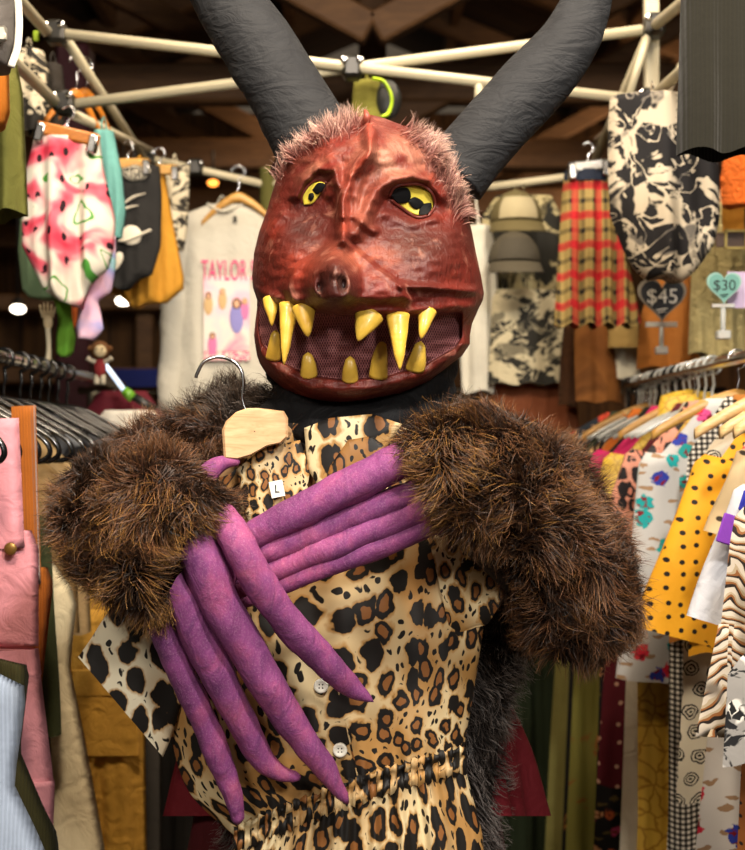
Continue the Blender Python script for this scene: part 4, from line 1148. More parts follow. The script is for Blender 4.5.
HNAMES = ['the pale blue corduroy jacket', 'the mustard overalls', 'the olive corduroy jacket', 'the pink dungarees', 'the orange dungarees', 'the cream shirt', 'the dark green jumper', 'the cream denim jacket', 'the khaki shirt', 'the tan jacket', 'the mustard cargo trousers', 'the dark grey trousers']
HY_ = [1.93, 2.03, 2.12, 2.21, 2.34, 2.42, 2.49, 2.60, 2.71, 2.82, 3.04, 3.30]
for nm, y in zip(HNAMES, HY_): lh(nm, y, w=.195, yaw=.0, clips=y > 3.0)
for y, lab in ((2.95, 'empty black plastic hanger before the mustard cargo trousers'), (3.13, 'empty black plastic hanger behind the mustard cargo trousers'), (3.21, 'empty black plastic hanger before the dark grey trousers'), (3.40, 'empty black plastic hanger behind the dark grey trousers')):
    plastic_hanger(lab, LX0, y, HT-.021, w=.2, clips=y > 3.2)
# jackets at the far end of the left rail
fg = 'jackets at the far end of the left rail'
shirt('shiny black jacket at the far end of the left rail', LX0-.10, 3.5, 1.60, solid('15161a', .35), 'jacket', 'jacket', fg, sh=.15, drop=.12, ln=.5, sl=.3, ang=.1, seed=51)
shirt('grey jacket next to the shiny black jacket', LX0-.05, 3.62, 1.58, plain('4a4a4c'), 'jacket', 'jacket', fg, sh=.2, drop=.10, ln=.5, sl=.3, ang=.2, seed=52)
shirt('white and grey hooded jacket next to the grey jacket', LX0+.10, 3.74, 1.60, inkprint('d8d2c4', '3a3a3c', 8, .6), 'jacket', 'jacket', fg, sh=.19, drop=.12, ln=.5, sl=.3, ang=.25, seed=53)
shirt('maroon velvet jacket beside the fur sleeve on the left', LX0+.06, 3.86, 1.66, plain('5c1220', .8), 'jacket', 'jacket', fg, sh=.19, drop=.15, ln=.6, sl=.4, ang=.2, seed=54)
shirt('brown suede jacket below the maroon velvet jacket', LX0, 3.98, 1.555, plain('6a3c1a', .9), 'jacket', 'jacket', fg, sh=.2, drop=.1, ln=.6, sl=.4, ang=.2, seed=55)
shirt('off white jumper behind the fur sleeve on the left', LX0+.22, 4.26, 1.6, plain('d0c8b4'), 'jumper', 'jumper', fg, sh=.2, drop=.16, ln=.6, sl=.4, ang=.5, seed=56)

# ------------------------------------------------------------------ price hearts on clear stands
def price_heart(label, px, py, Y, size, face, rim, txt, ink, under=True, yaw=0):
    r = empty('price_sign', P(px, py, Y), label, 'price sign', None, yaw)
    t_ = np.linspace(0, 2*PI, 60); hx = 16*np.sin(t_)**3/16; hz = (13*np.cos(t_)-5*np.cos(2*t_)-2*np.cos(3*t_)-np.cos(4*t_)+2)/16
    def plate(k, y0, y1): return MB().prism(np.c_[hx*size*k, hz*size*k*1.02][:-1], y0, y1)
    f = plate(1, -.002, .003).build('heart', rim, r, local=True, smooth=False)
    plate(.88, -.0035, -.002).build('heart_face', face, f, local=True, smooth=False)
    v_, q = text_mb(txt, size*.86)
    MB().add(np.c_[v_[:, 0], -.0045-v_[:, 2], v_[:, 1]+size*.12], q).build('price_writing', ink, f, local=True, smooth=False)
    m = MB()
    if under:
        m.tube([(-size*.25, -.0042, -size*.42), (size*.22, -.0042, -size*.36)], .0014, 6); m.tube([(-size*.16, -.0042, -size*.52), (size*.14, -.0042, -size*.48)], .0012, 6)
        m.build('underline', ink, f, local=True)
    cl = clear_m
    MB().box((0, .008, -size*1.0), (size*1.3, .012, size*.22)).build('clip', cl, r, local=True)
    MB().tube([(0, .008, -size*1.05), (0, .008, -size*1.05-.06)], .006, 10).build('stem', cl, r, local=True)
    MB().box((0, .008, -size*1.05-.065), (.03, .03, .02)).build('rail_clamp', cl, r, local=True)
t = T('clear_plastic'); clear_m = t.done('e8ece8', .1, trans=.55, spec=.7)
price_heart('black heart price sign with chalk price standing over the right rail', 662, 300, 3.42, .064, solid('24262c', .7), solid('8d8474', .6), '$45', solid('e8e4da', .7))
price_heart('teal heart price sign near the right edge', 724, 288, 2.98, .040, solid('5f948a', .6), solid('86aca0', .5), '$30', solid('0e1f1c', .7))
MB().box(P(738, 290, 3.03), (.05, .004, .085), bev=.2).build('lilac_card', solid('b8a4c4', .6))
_c = bpy.data.objects['lilac_card']; _s = bpy.data.objects['price_sign.001']; _c.parent = _s; _c.location = _c.location-_s.location; _c['label'] = 'lilac paper backing card'
# clear hooks bunched on the right rail
hook_grp = 'clear plastic hangers bunched on the right rail'
for y in (3.06, 3.13, 3.20, 3.29, 3.35, 3.44, 3.53, 3.59, 3.69, 3.75, 3.86, 3.91):
    r = empty('clear_hanger', (RX0, y, HT-.021), 'clear plastic hanger in the row bunched along the right rail', 'hanger', hook_grp)
    hook_tube(clear_m, r, .0035)
    MB().box((0, 0, -.088), (.05, .012, .016)).build('neck', clear_m, r, local=True)
    for sg in (-1, 1): MB().tube([(0, 0, -.09), (sg*.09, 0, -.12), (sg*.18, .0, -.17)], [.007, .006, .005], 8, n=10).build('arm', clear_m, r, local=True)

# ------------------------------------------------------------------ folding frame of the stall
frame = empty('canopy_frame', (0, 3.5, 0), 'cream painted folding canopy frame of crossing bars over the stall', 'canopy frame')
cream = solid('b9b094', .4, spec=.5); joint = solid('17150f', .4); chrome = solid('c9c9c9', .2, 1.0)
YF, YB = 3.25, 4.42
def bar(a, b, rad=.0135, m=None): return MB().tube([a, b], rad, 14).build('bar', m or cream, frame)
def bracket(p):
    j = MB().box(p, (.05, .055, .058), bev=.2).build('bracket', joint, frame)
    for dx in (-.02, .02): MB().tube([(p[0]+dx, p[1]-.034, p[2]+.012), (p[0]+dx, p[1]-.028, p[2]+.012)], .009, 10).build('bolt', chrome, j)
A1, A2, B1, B2 = P(56, 33, YF), P(64, 103, YF), P(654, 26, YF), P(648, 101, YF)
o = np.array([0, .022, 0])
bar(A1, B2); bar(A2+o, B1+o)
bracket((A1+B2)/2+np.array([.0, .01, 0]))
for p in (A1, A2, B1, B2): bracket(p)
post_l, post_r = P(52, 445, YF+.06), P(656, 445, YF+.06)
def post(x, y, z0, z1): MB().box((x, y, (z0+z1)/2), (.036, .036, z1-z0), bev=.15).build('post', cream, frame)
post(P(656, 0, YF)[0], YF+.055, P(0, 108, YF)[2], 2.95)
L1, L2, R1, R2 = P(146, 160, YB), P(152, 172, YB), P(600, 175, YB), P(604, 160, YB)
# side scissors, front to back, and on towards the camera
bar(A1+[0, .05, .02], P(150, 168, YB)); bar(A2+[0, .05, -.01], P(150, 150, YB)+o)
bar(P(-38, -64, 2.15), A1+[-.02, 0, 0]); bar(P(-60, -10, 2.2), A2+[-.02, 0, 0])
bar(B1+[.0, .05, 0], P(590, 172, YB)); bar(B2+[0, .05, 0], P(598, 140, YB))
bar(P(760, -60, 2.3), B1); bar(P(772, -10, 2.3), B2)
mid = P(375, 186, YB)
bar(P(146, 158, YB), P(262, 184, YB)); bar(P(262, 184, YB), P(490, 187, YB)); bar(P(490, 187, YB), P(606, 172, YB))
for p in (P(148, 158, YB), P(196, 168, YB), P(600, 170, YB)): bracket(p)
MB().tube([P(650, 30, YF), P(628, 98, YF)], .010, 10).build('strut', cream, frame); MB().tube([P(690, 50, YF), P(664, 98, YF)], .010, 10).build('strut', cream, frame)
MB().tube([P(479, 78, YF), P(479, 110, YF)], .012, 10).build('strut', cream, frame)

# a third rail across the back of the stall
RB, BARZ = 1.685, P(0, 186, YB)[2]+.012
r = empty('clothes_rail', (.2, YB, 0), 'chrome clothes rail across the back of the stall holding coats and skirts', 'clothes rack')
_ch = solid('c9c5ba', .22, 1.0)
MB().tube([(-1.0, YB, RB), (1.2, YB, RB)], .013, 14).build('bar', _ch, r)
for x in (-.96, 1.16):
    MB().tube([(x, YB, .06), (x, YB, RB)], .012, 12).build('upright', _ch, r); MB().tube([(x, YB-.24, .03), (x, YB+.24, .03)], .013, 10).build('foot', _ch, r)
# ------------------------------------------------------------------ clothes hung from the frame, left
def hung(name, label, cat, px, py, Y, mat, prof, group=None, hang=None, zbar=None, **k):
    """prof in px relative to (px, py) at depth Y: rows (dy, xl, xr)"""
    r = empty(name, P(px, py, Y), label, cat, group)
    sc = Y/F_PX
    o = cloth('body', r, mat, [(-a*sc, b*sc, c*sc) for a, b, c in prof], **k)
    x0 = (prof[0][1]+prof[0][2])/2*sc; z0 = -prof[0][0]*sc; h = .034 if zbar is None else zbar-r.location[2]-z0; dy = 0 if zbar is None else YB-Y
    MB().tube(spline([(x0-.004, -.006, z0-.012), (x0-.002, dy-.018, z0+h-.014), (x0, dy, z0+h+.004), (x0+.002, dy+.018, z0+h-.014), (x0+.004, .006, z0-.012)], 20), .0022, 6).build('hanging_loop', mat, r, local=True)
    return r
def clip_hanger(label, px, py, Y, w, mat, rot=0, group='wooden clip hangers on the frame', hook_up=.06):
    r = empty('clip_hanger', P(px, py, Y), label, 'hanger', group)
    R_ = Matrix.Rotation(rot, 4, 'Y'); sc = Y/F_PX
    MB().box((0, 0, 0), (w*sc, .018, .030), R_, bev=.25).build('bar', mat, r, local=True)
    for sg in (-1, 1): MB().box(np.array(R_@Vector((sg*w*sc*.42, -.004, -.012))), (.022, .028, .045), R_, bev=.2).build('clip', chrome, r, local=True)
    MB().tube(spline([(0, 0, .01), (0, 0, .03), (.012, 0, .04), (.014, 0, .055), (0, 0, .066), (-.014, 0, .058)], 24), .0022, 8).build('hook', chrome, r, local=True)
    return r
orange_w = wood('c47a24', '9a5614', 14)
hung('romper', 'white romper printed with pink watermelon slices hanging on the left', 'romper', 68, 140, 3.08, watermelon(),
     [(0, -34, 32), (30, -42, 36), (80, -46, 48), (108, -46, 46), (130, -34, 40), (148, -24, 22), (164, -8, 14)], t=.05, seed=61, fold=.02, wl=.085, caps=(True, True))
clip_hanger('wooden clip hanger holding the watermelon romper', 68, 134, 3.04, 64, orange_w, .22)
hung('dress', 'mint turquoise top hanging behind the watermelon romper', 'top', 106, 132, 3.3, plain('66a099'), [(0, -12, 8), (40, -8, 16), (80, -8, 20), (108, -10, 16)], t=.03, seed=62, fold=.01, wl=.06)
hung('hoodie', 'pale green hoodie hanging below the watermelon romper', 'hoodie', 58, 220, 3.24, plain('8fae84'), [(0, -38, 20), (30, -40, 30), (70, -36, 36), (78, -30, 34)], t=.04, seed=63, fold=.012, caps=(True, True))
hung('tie_dye_top', 'lilac tie dye top with a knotted end below the watermelon romper', 'top', 92, 236, 3.18, tiedye('c9a0c4', 'e0b8cc', '9a9ad0', '8cc8c0'),
     [(0, 4, 24), (30, -10, 24), (56, -34, 20), (64, -10, 6), (76, -12, 9), (92, -16, 12), (104, -14, 2)], t=.022, seed=64, fold=.008, caps=(True, True))
hung('scarf', 'bright green knitted loop dangling under the pale green hoodie', 'scarf', 62, 298, 3.28, tiedye('5f9a2c', '7cb83c', '4c8428'), [(0, -8, 8), (20, -4, 10), (40, -6, 14), (54, -6, 12), (58, -2, 8)], t=.018, seed=65, fold=.005, caps=(True, True))
hung('flag', 'small orange cloth end beside the green knitted loop', 'cloth', 73, 308, 3.45, plain('c8642a'), [(0, -4, 5), (14, -4, 4), (20, 0, 2)], t=.01, seed=66, fold=.002)
# black saturn bag
sat = hung('tote_top', 'black top printed with a white ringed planet hanging on the left', 'top', 134, 166, 3.75, plain('222120', .9), [(0, -24, 26), (30, -26, 28), (80, -26, 27), (108, -24, 18), (122, -22, -4)], t=.03, seed=67, fold=.006)
sc = 3.75/F_PX
wht = plain('d8d0bc', .9, .1)
m = MB().ellipsoid((-.002, -.034, -.205), (.030, .006, .028), 20, 12); m.build('planet_print', wht, sat, local=True)
MB().tube(spline([(-.055, -.035, -.215), (-.02, -.042, -.222), (.03, -.042, -.203), (.055, -.036, -.190)], 20), .0042, 6).build('ring_print', wht, sat, local=True)
for (a, b) in (((-.04, -.13), (.04, -.085)), ((-.055, -.155), (.02, -.12))): MB().tube([(a[0], -.036, a[1]), ((a[0]+b[0])/2, -.038, (a[1]+b[1])/2+.008), (b[0], -.036, b[1])], [.001, .004, .001], 6, n=10).build('comet_print', wht, sat, local=True)
MB().ellipsoid((-.045, -.034, -.28), (.016, .005, .03), 14, 10, rot=Matrix.Rotation(.5, 3, 'Y')).build('rocket_print', wht, sat, local=True)
MB().ellipsoid((.01, -.034, -.02), (.045, .006, .03), 18, 10).build('moon_print', inkprint('2a2826', 'c8c0ac', 14, .5), sat, local=True)
hung('blouse', 'mustard yellow top behind the black planet top', 'blouse', 146, 168, 3.9, plain('b98428'), [(0, -30, 18), (60, -34, 28), (110, -40, 38), (124, -36, 38), (134, -20, 20), (138, -14, 2)], t=.03, seed=68, fold=.012, caps=(True, True))
hung('printed_shorts', 'pale shorts with dark skull like ink print beside the white shirt', 'shorts', 174, 166, 4.05, inkprint('c9bfa4', '2a2620', 11, .5), [(0, -14, 16), (40, -14, 15), (66, -12, 13), (84, -6, 10)], t=.03, seed=69, fold=.006)
for i, (px, py, Y, lab) in enumerate(((128, 164, 3.72, 'the black planet top'), (160, 170, 3.88, 'the mustard yellow top'))): clip_hanger('wooden clip hanger holding '+lab, px, py, Y, 44-8*i, honey)
# printed cloth and orange hangers high on the left
hung('floral_shirt', 'black and white flower print shirt high on the left behind the bars', 'shirt', 32, 52, 3.5, inkprint('cfc2a6', '25221d', 7, .46), [(0, -18, 12), (30, -20, 20), (70, -16, 16), (80, -14, 10)], t=.04, seed=70, fold=.012)
hung('dark_shirt', 'charcoal shirt high on the left beside the flower print shirt', 'shirt', 52, 66, 3.6, plain('2d2823'), [(0, -8, 10), (30, -14, 14), (60, -12, 12)], t=.04, seed=71, fold=.01)
for i, (px, lab) in enumerate(((70, 'front orange wooden hanger high on the left frame'), (80, 'rear orange wooden hanger high on the left frame'))):
    wood_hanger(lab, *P(px+6, 64, 3.50+.14*i), w=.09, mat=orange_w, group='orange wooden hangers on the left frame', yaw=.9)
MB().box(P(36, 36, 3.2), (.014, .01, .026), bev=.3).build('neon_tag', solid('a8c82a', .5)); tag(bpy.data.objects['neon_tag'], 'small yellow green tag hanging at the top left bar', 'tag')
# near edge
hung('olive_jacket', 'olive green jacket hanging at the upper left edge', 'jacket', 4, 52, 2.45, plain('6b6a2e', .85, bump=.4), [(0, -20, 10), (40, -24, 18), (80, -26, 20), (120, -30, 22), (164, -34, 24)], t=.05, seed=72, fold=.016)
hung('orange_jacket', 'orange corduroy sleeve hanging at the upper left edge', 'jacket', -6, 22, 2.28, plain('c4701c', .85), [(0, -20, 8), (50, -22, 14), (90, -18, 15), (104, -14, 10)], t=.04, seed=73, fold=.01, caps=(True, True))
bp = hung('backpack', 'grey zipped bag with white piping at the top left corner', 'bag', 2, -36, 2.05, plain('55504c', .7), [(0, -30, 8), (40, -32, 15), (80, -28, 14), (104, -24, 6)], t=.05, seed=74, fold=.003, caps=(True, True))
sc = 2.05/F_PX
pz = spline([(8, 0), (17, -40), (17, -80), (10, -104)], 30)*sc
MB().tube(np.c_[pz[:, 0], np.full(30, -.006), pz[:, 1]], .006, 8).build('piping', plain('d8d4c8'), bp, local=True)
MB().box((8*sc, -.05, -80*sc), (.018, .01, .024), bev=.3).build('zip_pull', solid('b0aca0', .3, .8), bp, local=True)

# charms hanging at the far left
hd = empty('skeleton_hand', P(48, 336, 3.2), 'bone coloured skeleton hand charm hanging beside the green knitted loop', 'charm')
bone = solid('c8b48c', .6)
MB().ellipsoid((0, 0, .035), (.012, .006, .020), 14, 10).build('palm', bone, hd, local=True)
for i in range(5):
    a = (i-2)*.008; MB().tube([(a*.7, 0, .045), (a*1.1, -.003, .066), (a*1.2, -.002, .086-abs(i-1.6)*.006)], [.0035, .003, .002], 8, n=10, bump=lambda q: .0007*np.sin(q[:, 2]*450)).build('finger_bone', bone, hd, local=True)
MB().tube([(0, 0, .02), (.002, 0, -.03), (.0, 0, -.06)], [.007, .006, .008], 10, n=12).build('wrist', solid('b0a890', .6), hd, local=True)
mk_ = empty('plush_monkey', P(100, 350, 3.6), 'small brown plush toy with a pale face hanging at the far left', 'toy')
MB().ellipsoid((0, 0, 0), (.026, .02, .026), 20, 14).build('head', plain('6a4524'), mk_, local=True)
MB().ellipsoid((.004, -.016, -.004), (.017, .008, .017), 16, 10).build('face', plain('d8c49a'), mk_, local=True)
for dx in (-.004, .011): MB().ellipsoid((dx, -.024, .002), (.0025, .002, .003), 8, 6).build('eye', solid('15110e', .3), mk_, local=True)
MB().ellipsoid((0, 0, -.05), (.017, .014, .028), 16, 12).build('body', plain('8a2a2c'), mk_, local=True)
for sg in (-1, 1):
    MB().tube([(sg*.012, 0, -.034), (sg*.026, -.006, -.028), (sg*.034, -.008, -.022)], [.007, .006, .008], 8, n=8).build('arm', plain('c9bfa8'), mk_, local=True)
    MB().ellipsoid((sg*.027, 0, .004), (.008, .006, .009), 10, 8).build('ear', plain('6a4524'), mk_, local=True)
    MB().tube([(sg*.008, 0, -.07), (sg*.009, -.004, -.095)], [.008, .007], 8, n=6).build('leg', plain('c9bfa8'), mk_, local=True)
sw = empty('toy_sword', P(140, 398, 3.75), 'toy light sword with a glowing white blade and green black grip', 'toy')
t = T('sword_glow'); glow = t.done('dce8f4', .3, emit='d0e4ff', estr=1.2)
MB().tube([P(103, 362, 3.75), P(124, 390, 3.75)], .007, 12).build('blade', glow, sw)
MB().tube([P(124, 390, 3.75), P(133, 398, 3.75)], [.013, .016], 12).build('guard', solid('6aa82c', .4), sw); MB().tube([P(131, 395, 3.75), P(156, 410, 3.75)], .012, 12).build('grip', solid('1c1f1e', .4), sw)

# white band shirt
tee = empty('printed_tee', P(222, 205, 4.3), 'white printed tee with pink lettering and figures on a wooden hanger', 'shirt')
tw = plain('c2beb0', .85, .12, .3); sc = 4.3/F_PX
cloth('body', tee, tw, [(0, -14*sc, 22*sc), (-14*sc, -52*sc, 60*sc), (-60*sc, -46*sc, 56*sc), (-206*sc, -45*sc, 55*sc)], t=.025, seed=75, fold=.006, wl=.16)
for sg, x in ((-1, -52), (1, 60)):
    k = np.linspace(0, 1, 14); top_ = np.array([(x-sg*8)*sc, .0, -18*sc]); path = top_+np.outer(k, np.array([sg*10*sc, 0, -(188)*sc]))
    MB().tube(path, np.linspace(14, 11, 14)*sc, 18, squash=((0, 1, 0), .6), bump=lambda q: .004*np.sin(q[:, 2]*30+q[:, 0]*60)).build('sleeve', tw, tee, local=True)
MB().tube(spline([(-14*sc, -.02, 0), (2*sc, -.035, -8*sc), (22*sc, -.02, 0)], 20), .005, 8).build('neckband', tw, tee, local=True)
MB().tube([(-.02, 0, -.004), (.0, 0, .03), (.02, 0, -.004)], .002, 6, n=12).build('hanging_loop', tw, tee, local=True)
MB().box((14*sc, -.031, -16*sc), (.012, .002, .022)).build('neck_label', solid('33302c', .8), tee, local=True)
pinkm = solid('d8447e', .8)
def letters(txt, size, x, z):
    v_, q = text_mb(txt, size, .0008); v_[:, 1] *= 1.5; v_[:, 0] *= .62
    v_[:, 0] += x-v_[:, 0].min()
    MB().add(np.c_[v_[:, 0], -.0430-v_[:, 2], v_[:, 1]+z], q).build('lettering', pinkm, tee, local=True, smooth=False)
letters('TAYLOR S', .064, -19*sc, -68*sc)
# printed panel: pink ground with a group of figures
pm = tiedye('e8a8c0', 'e4c4cc', 'dcd8cc', 'd87aa0')
MB().box((6*sc, -.0405, -110*sc), (46*sc, .0016, 74*sc), bev=.3).build('print_panel', pm, tee, local=True)
MB().box((6*sc, -.0412, -152*sc), (46*sc, .0016, 9*sc), bev=.4).build('print_band', inkprint('dcd8cc', 'd8447e', 26, .5, None, .8, 2.0), tee, local=True)
skin, hair_, hair2, vio, gold, pnk = solid('d8a888', .8), solid('5a3a24', .8), solid('b98a54', .8), solid('8a86c4', .8), solid('c9a878', .8), solid('d878a8', .8)
for (x, z, s_, dm, hm) in ((-12, -92, .75, gold, hair_), (2, -88, .7, gold, hair2), (16, -100, 1.15, vio, hair_), (24, -98, .7, pnk, hair2), (-8, -132, .75, pnk, hair_)):
    f = MB().ellipsoid((x*sc, -.0425, z*sc-.040*s_), (.020*s_, .0016, .045*s_), 14, 10).build('figure_print', dm, tee, local=True)
    MB().ellipsoid((x*sc, -.0436, z*sc), (.0135*s_, .0014, .016*s_), 14, 10).build('hair_print', hm, f, local=True)
    MB().ellipsoid((x*sc, -.0448, z*sc-.002), (.008*s_, .0012, .011*s_), 12, 8).build('face_print', skin, f, local=True)
wood_hanger('wooden hanger holding the white printed tee', *P(238, 172, 4.27), w=.12, mat=honey, group=None)

# behind the mask: olive jacket with a neon lined pouch, hung from the crossing
hung('olive_bag', 'olive green jacket hung from the bar crossing behind the mask', 'jacket', 366, 82, 3.42, plain('6e6a26', .85), [(0, -12, 14), (20, -14, 18), (60, -20, 24), (110, -24, 26)], t=.03, seed=76, fold=.01)
pc_ = empty('neon_pouch', P(384, 92, 3.4), 'black mesh pouch with neon yellow edging behind the mask top', 'bag')
MB().ellipsoid((.012, 0, -.02), (.034, .02, .052), 18, 12).build('pouch', solid('1c1d1b', .5), pc_, local=True)
nk = spline([(-.03, .03), (0, .02), (.02, -.02), (.012, -.06), (-.006, -.07)], 30); MB().tube(np.c_[nk[:, 0], np.full(30, -.022), nk[:, 1]], .0045, 8).build('neon_edging', solid('b4d81c', .5), pc_, local=True)
hung('olive_strap', 'olive green cloth hanging beside the left horn', 'cloth', 268, 168, 4.42, plain('4f4d20'), [(0, -8, 6), (40, -8, 8), (100, -12, 14)], t=.02, seed=77, fold=.006, zbar=BARZ)

# ------------------------------------------------------------------ right side
tr = hung('trousers', 'dark green trousers hanging in the top right corner', 'trousers', 720, -40, 2.24, cord('171509', 150), [(0, -38, 40), (60, -40, 50), (194, -44, 60)], t=.04, seed=78, fold=.008)
hung('print_romper', 'black and cream ink print romper hanging high on the right', 'romper', 664, 98, 3.05, inkprint('c9bca4', '1d1b1c', 6.5, .47, '6a645c'),
     [(0, -54, 30), (30, -56, 52), (80, -56, 56), (120, -54, 56), (150, -42, 50), (168, -30, 36), (182, -16, 18)], t=.06, seed=79, fold=.016, wl=.12, caps=(True, True))
ps = hung('plaid_skirt', 'red and tan plaid pleated skirt hanging on the right', 'skirt', 590, 176, 3.7, plaid(), [(0, -26, 18), (20, -28, 22), (80, -32, 38), (150, -36, 52)], t=.045, seed=80, fold=.016, wl=.05)
sc = 3.7/F_PX
p_, uv_ = shell([(.012, -26*sc, 18*sc), (-.02, -26.5*sc, 18.5*sc)], t=.05, seed=80, fold=.004, rows=4); MB().grid(p_, uv_).build('waistband', plain('1f2738'), ps, local=True)
clip_hanger('metal clip hanger holding the plaid skirt', 588, 166, 3.66, 40, solid('9a9a98', .3, .9), -.1, group=None)
sh_ = hung('camo_shirt', 'black and khaki camouflage shirt behind the caps on the right', 'shirt', 522, 196, 4.36, inkprint('1f1e18', 'a89c74', 5.5, .52, '5a5238'), [(0, -26, 30), (20, -40, 40), (104, -42, 42)], t=.03, seed=83, fold=.008)
def cap(label, px, py, Y, s, crown_m, panel_m, group='caps on the back of the stall'):
    r = empty('baseball_cap', P(px, py, Y), label, 'cap', group)
    def up(p): q = p.copy(); q[..., 2] = np.where(q[..., 2] < 0, q[..., 2]*.12, q[..., 2]); return q
    MB().ellipsoid((0, 0, 0), (.085*s, .09*s, .10*s), 30, 20, fn=up).build('crown', crown_m, r, local=True)
    th = np.linspace(-1.25, 1.25, 25); k = np.linspace(0, 1, 8)[:, None]
    pn = np.stack([.0865*s*np.sin(th*.62)[None]*np.sqrt(1-k*k*.5), -.092*s*np.cos(th*.62)[None]*np.sqrt(1-k*k*.5)-.002, .07*s*k*np.ones((1, 25))], -1)
    MB().grid(pn).build('front_panel', panel_m, r, local=True)
    tp = np.stack([.086*s*np.sin(th)[None]*(1+.1*k), -.085*s*np.cos(th)[None]-.075*s*k*np.cos(th*.9)[None], -.006-.045*s*k*(.6+.4*np.cos(th)[None])], -1); bt = tp-[0, 0, .004]
    MB().grid(np.concatenate([tp, bt[::-1], tp[:1]], 0)).build('brim', crown_m, r, local=True)
    MB().tube([(0, .03*s, .085*s), (0, .05*s, .12*s), (0, .07*s, .09*s)], .002, 6, n=10).build('hanging_loop', crown_m, r, local=True)
    MB().ellipsoid((0, 0, .1*s), (.008, .008, .005), 10, 8).build('button', crown_m, r, local=True)
cap('khaki cap with a pale front panel hanging on the camouflage shirt', 516, 222, 4.15, 1.0, plain('645a3a'), plain('a89d7c'))
cap('grey brown cap below the khaki cap', 514, 262, 4.02, .95, plain('4c4638'), plain('443f34'))
hung('print_shorts', 'cream and black car printed shorts hanging below the camouflage shirt', 'shorts', 528, 290, 4.2, inkprint('c8bd9c', '2a2822', 7, .53, '77705c'), [(0, -32, 30), (10, -36, 36), (94, -40, 42)], t=.03, seed=84, fold=.006)
hung('white_tee', 'white tee hanging between the mask and the camouflage shirt', 'shirt', 482, 226, 4.24, plain('d8d4c4'), [(0, -14, 8), (20, -22, 14), (90, -24, 18), (166, -20, 12)], t=.03, seed=85, fold=.01, zbar=BARZ)
hung('suede_vest', 'brown suede vest hanging below the plaid skirt', 'vest', 592, 322, 4.1, tiedye('7a4a20', '96602c', '5c3414'), [(0, -22, 16), (30, -22, 26), (80, -24, 30)], t=.035, seed=86, fold=.008)
hung('fur_scarf', 'dark brown fur scarf beside the brown suede vest', 'scarf', 568, 322, 4.08, plain('4a2c14', .95, .6, .8, 40), [(0, -4, 6), (40, -8, 6), (84, -10, 8)], t=.02, seed=87, fold=.008)
hung('tan_blouse', 'tan blouse with a white hem below the plaid skirt', 'blouse', 622, 322, 4.06, plain('b89a5c'), [(0, -14, 16), (26, -14, 18)], t=.03, seed=88, fold=.006)
hung('white_shirt', 'off white shirt under the tan blouse', 'shirt', 624, 345, 4.1, plain('d8d2bc'), [(0, -16, 14), (34, -12, 16)], t=.03, seed=89, fold=.006)
hung('rust_jacket', 'rust suede jacket behind the black heart price sign', 'jacket', 672, 278, 3.9, plain('a8682a', .9), [(0, -20, 24), (40, -32, 30), (90, -36, 34)], t=.04, seed=90, fold=.01)
hung('fleece_jacket', 'beige fleece jacket near the right edge', 'jacket', 722, 205, 3.7, plain('a89a6a', .95, .4, .8, 30), [(0, -20, 30), (50, -30, 36), (150, -34, 40)], t=.05, seed=91, fold=.014)
hung('orange_jumper', 'orange knitted jumper at the right edge', 'jumper', 742, 150, 3.2, plain('c8601c', .9, .3, .7, 20), [(0, -18, 30), (30, -22, 34), (56, -20, 34)], t=.04, seed=92, fold=.014, caps=(True, True))
hung('mustard_bag', 'mustard suede bag at the right edge', 'bag', 740, 196, 3.4, plain('b87c22'), [(0, -18, 24), (24, -18, 26), (44, -16, 26)], t=.04, seed=93, fold=.006, caps=(True, True))
bk_ = empty('belt', P(735, 240, 3.34), 'brown belt with a square brass buckle near the right edge', 'belt')
MB().tube([(.03, .003, .01), (.03, .012, .05), (.03, .003, .09)], .003, 6, n=10).build('hanging_loop', solid('4a3018', .5), bk_, local=True)
MB().box((.03, 0, 0), (.16, .008, .038), bev=.2).build('strap', solid('4a3018', .5), bk_, local=True)
m = MB(); b_ = .022
for (x, z, w_, h_) in ((0, b_, .056, .007), (0, -b_, .056, .007), (-.026, 0, .007, .05), (.026, 0, .007, .05)): m.box((x, -.008, z), (w_, .007, h_))
m.build('buckle', solid('b09a5c', .3, .9), bk_, local=True)
hung('brown_skirt', 'terracotta brown skirt low behind the fur sleeve', 'skirt', 535, 382, 4.30, plain('8a4c2c', .8), [(0, -44, 40), (60, -52, 46), (150, -60, 50)], t=.04, seed=94, fold=.01, zbar=RB+.014)
hung('green_skirt', 'dark green skirt behind the maroon tunic', 'skirt', 530, 400, 4.42, plain('222c18', .85), [(0, -14, 14), (120, -30, 30), (280, -44, 44), (450, -50, 50)], t=.04, seed=95, fold=.014, zbar=RB+.014)
hung('dark_coat', 'dark brown long coat behind the fur vest', 'coat', 440, 400, 4.42, plain('221a14', .9), [(0, -20, 20), (14, -60, 60), (120, -70, 60), (470, -70, 66)], t=.04, seed=96, fold=.014, zbar=RB+.014)
hung('charcoal_coat', 'charcoal long coat behind the left fur sleeve', 'coat', 190, 440, 4.42, plain('1f1c19', .9), [(0, -12, 24), (16, -44, 62), (120, -50, 70), (430, -60, 70)], t=.04, seed=97, fold=.014, zbar=RB+.014)
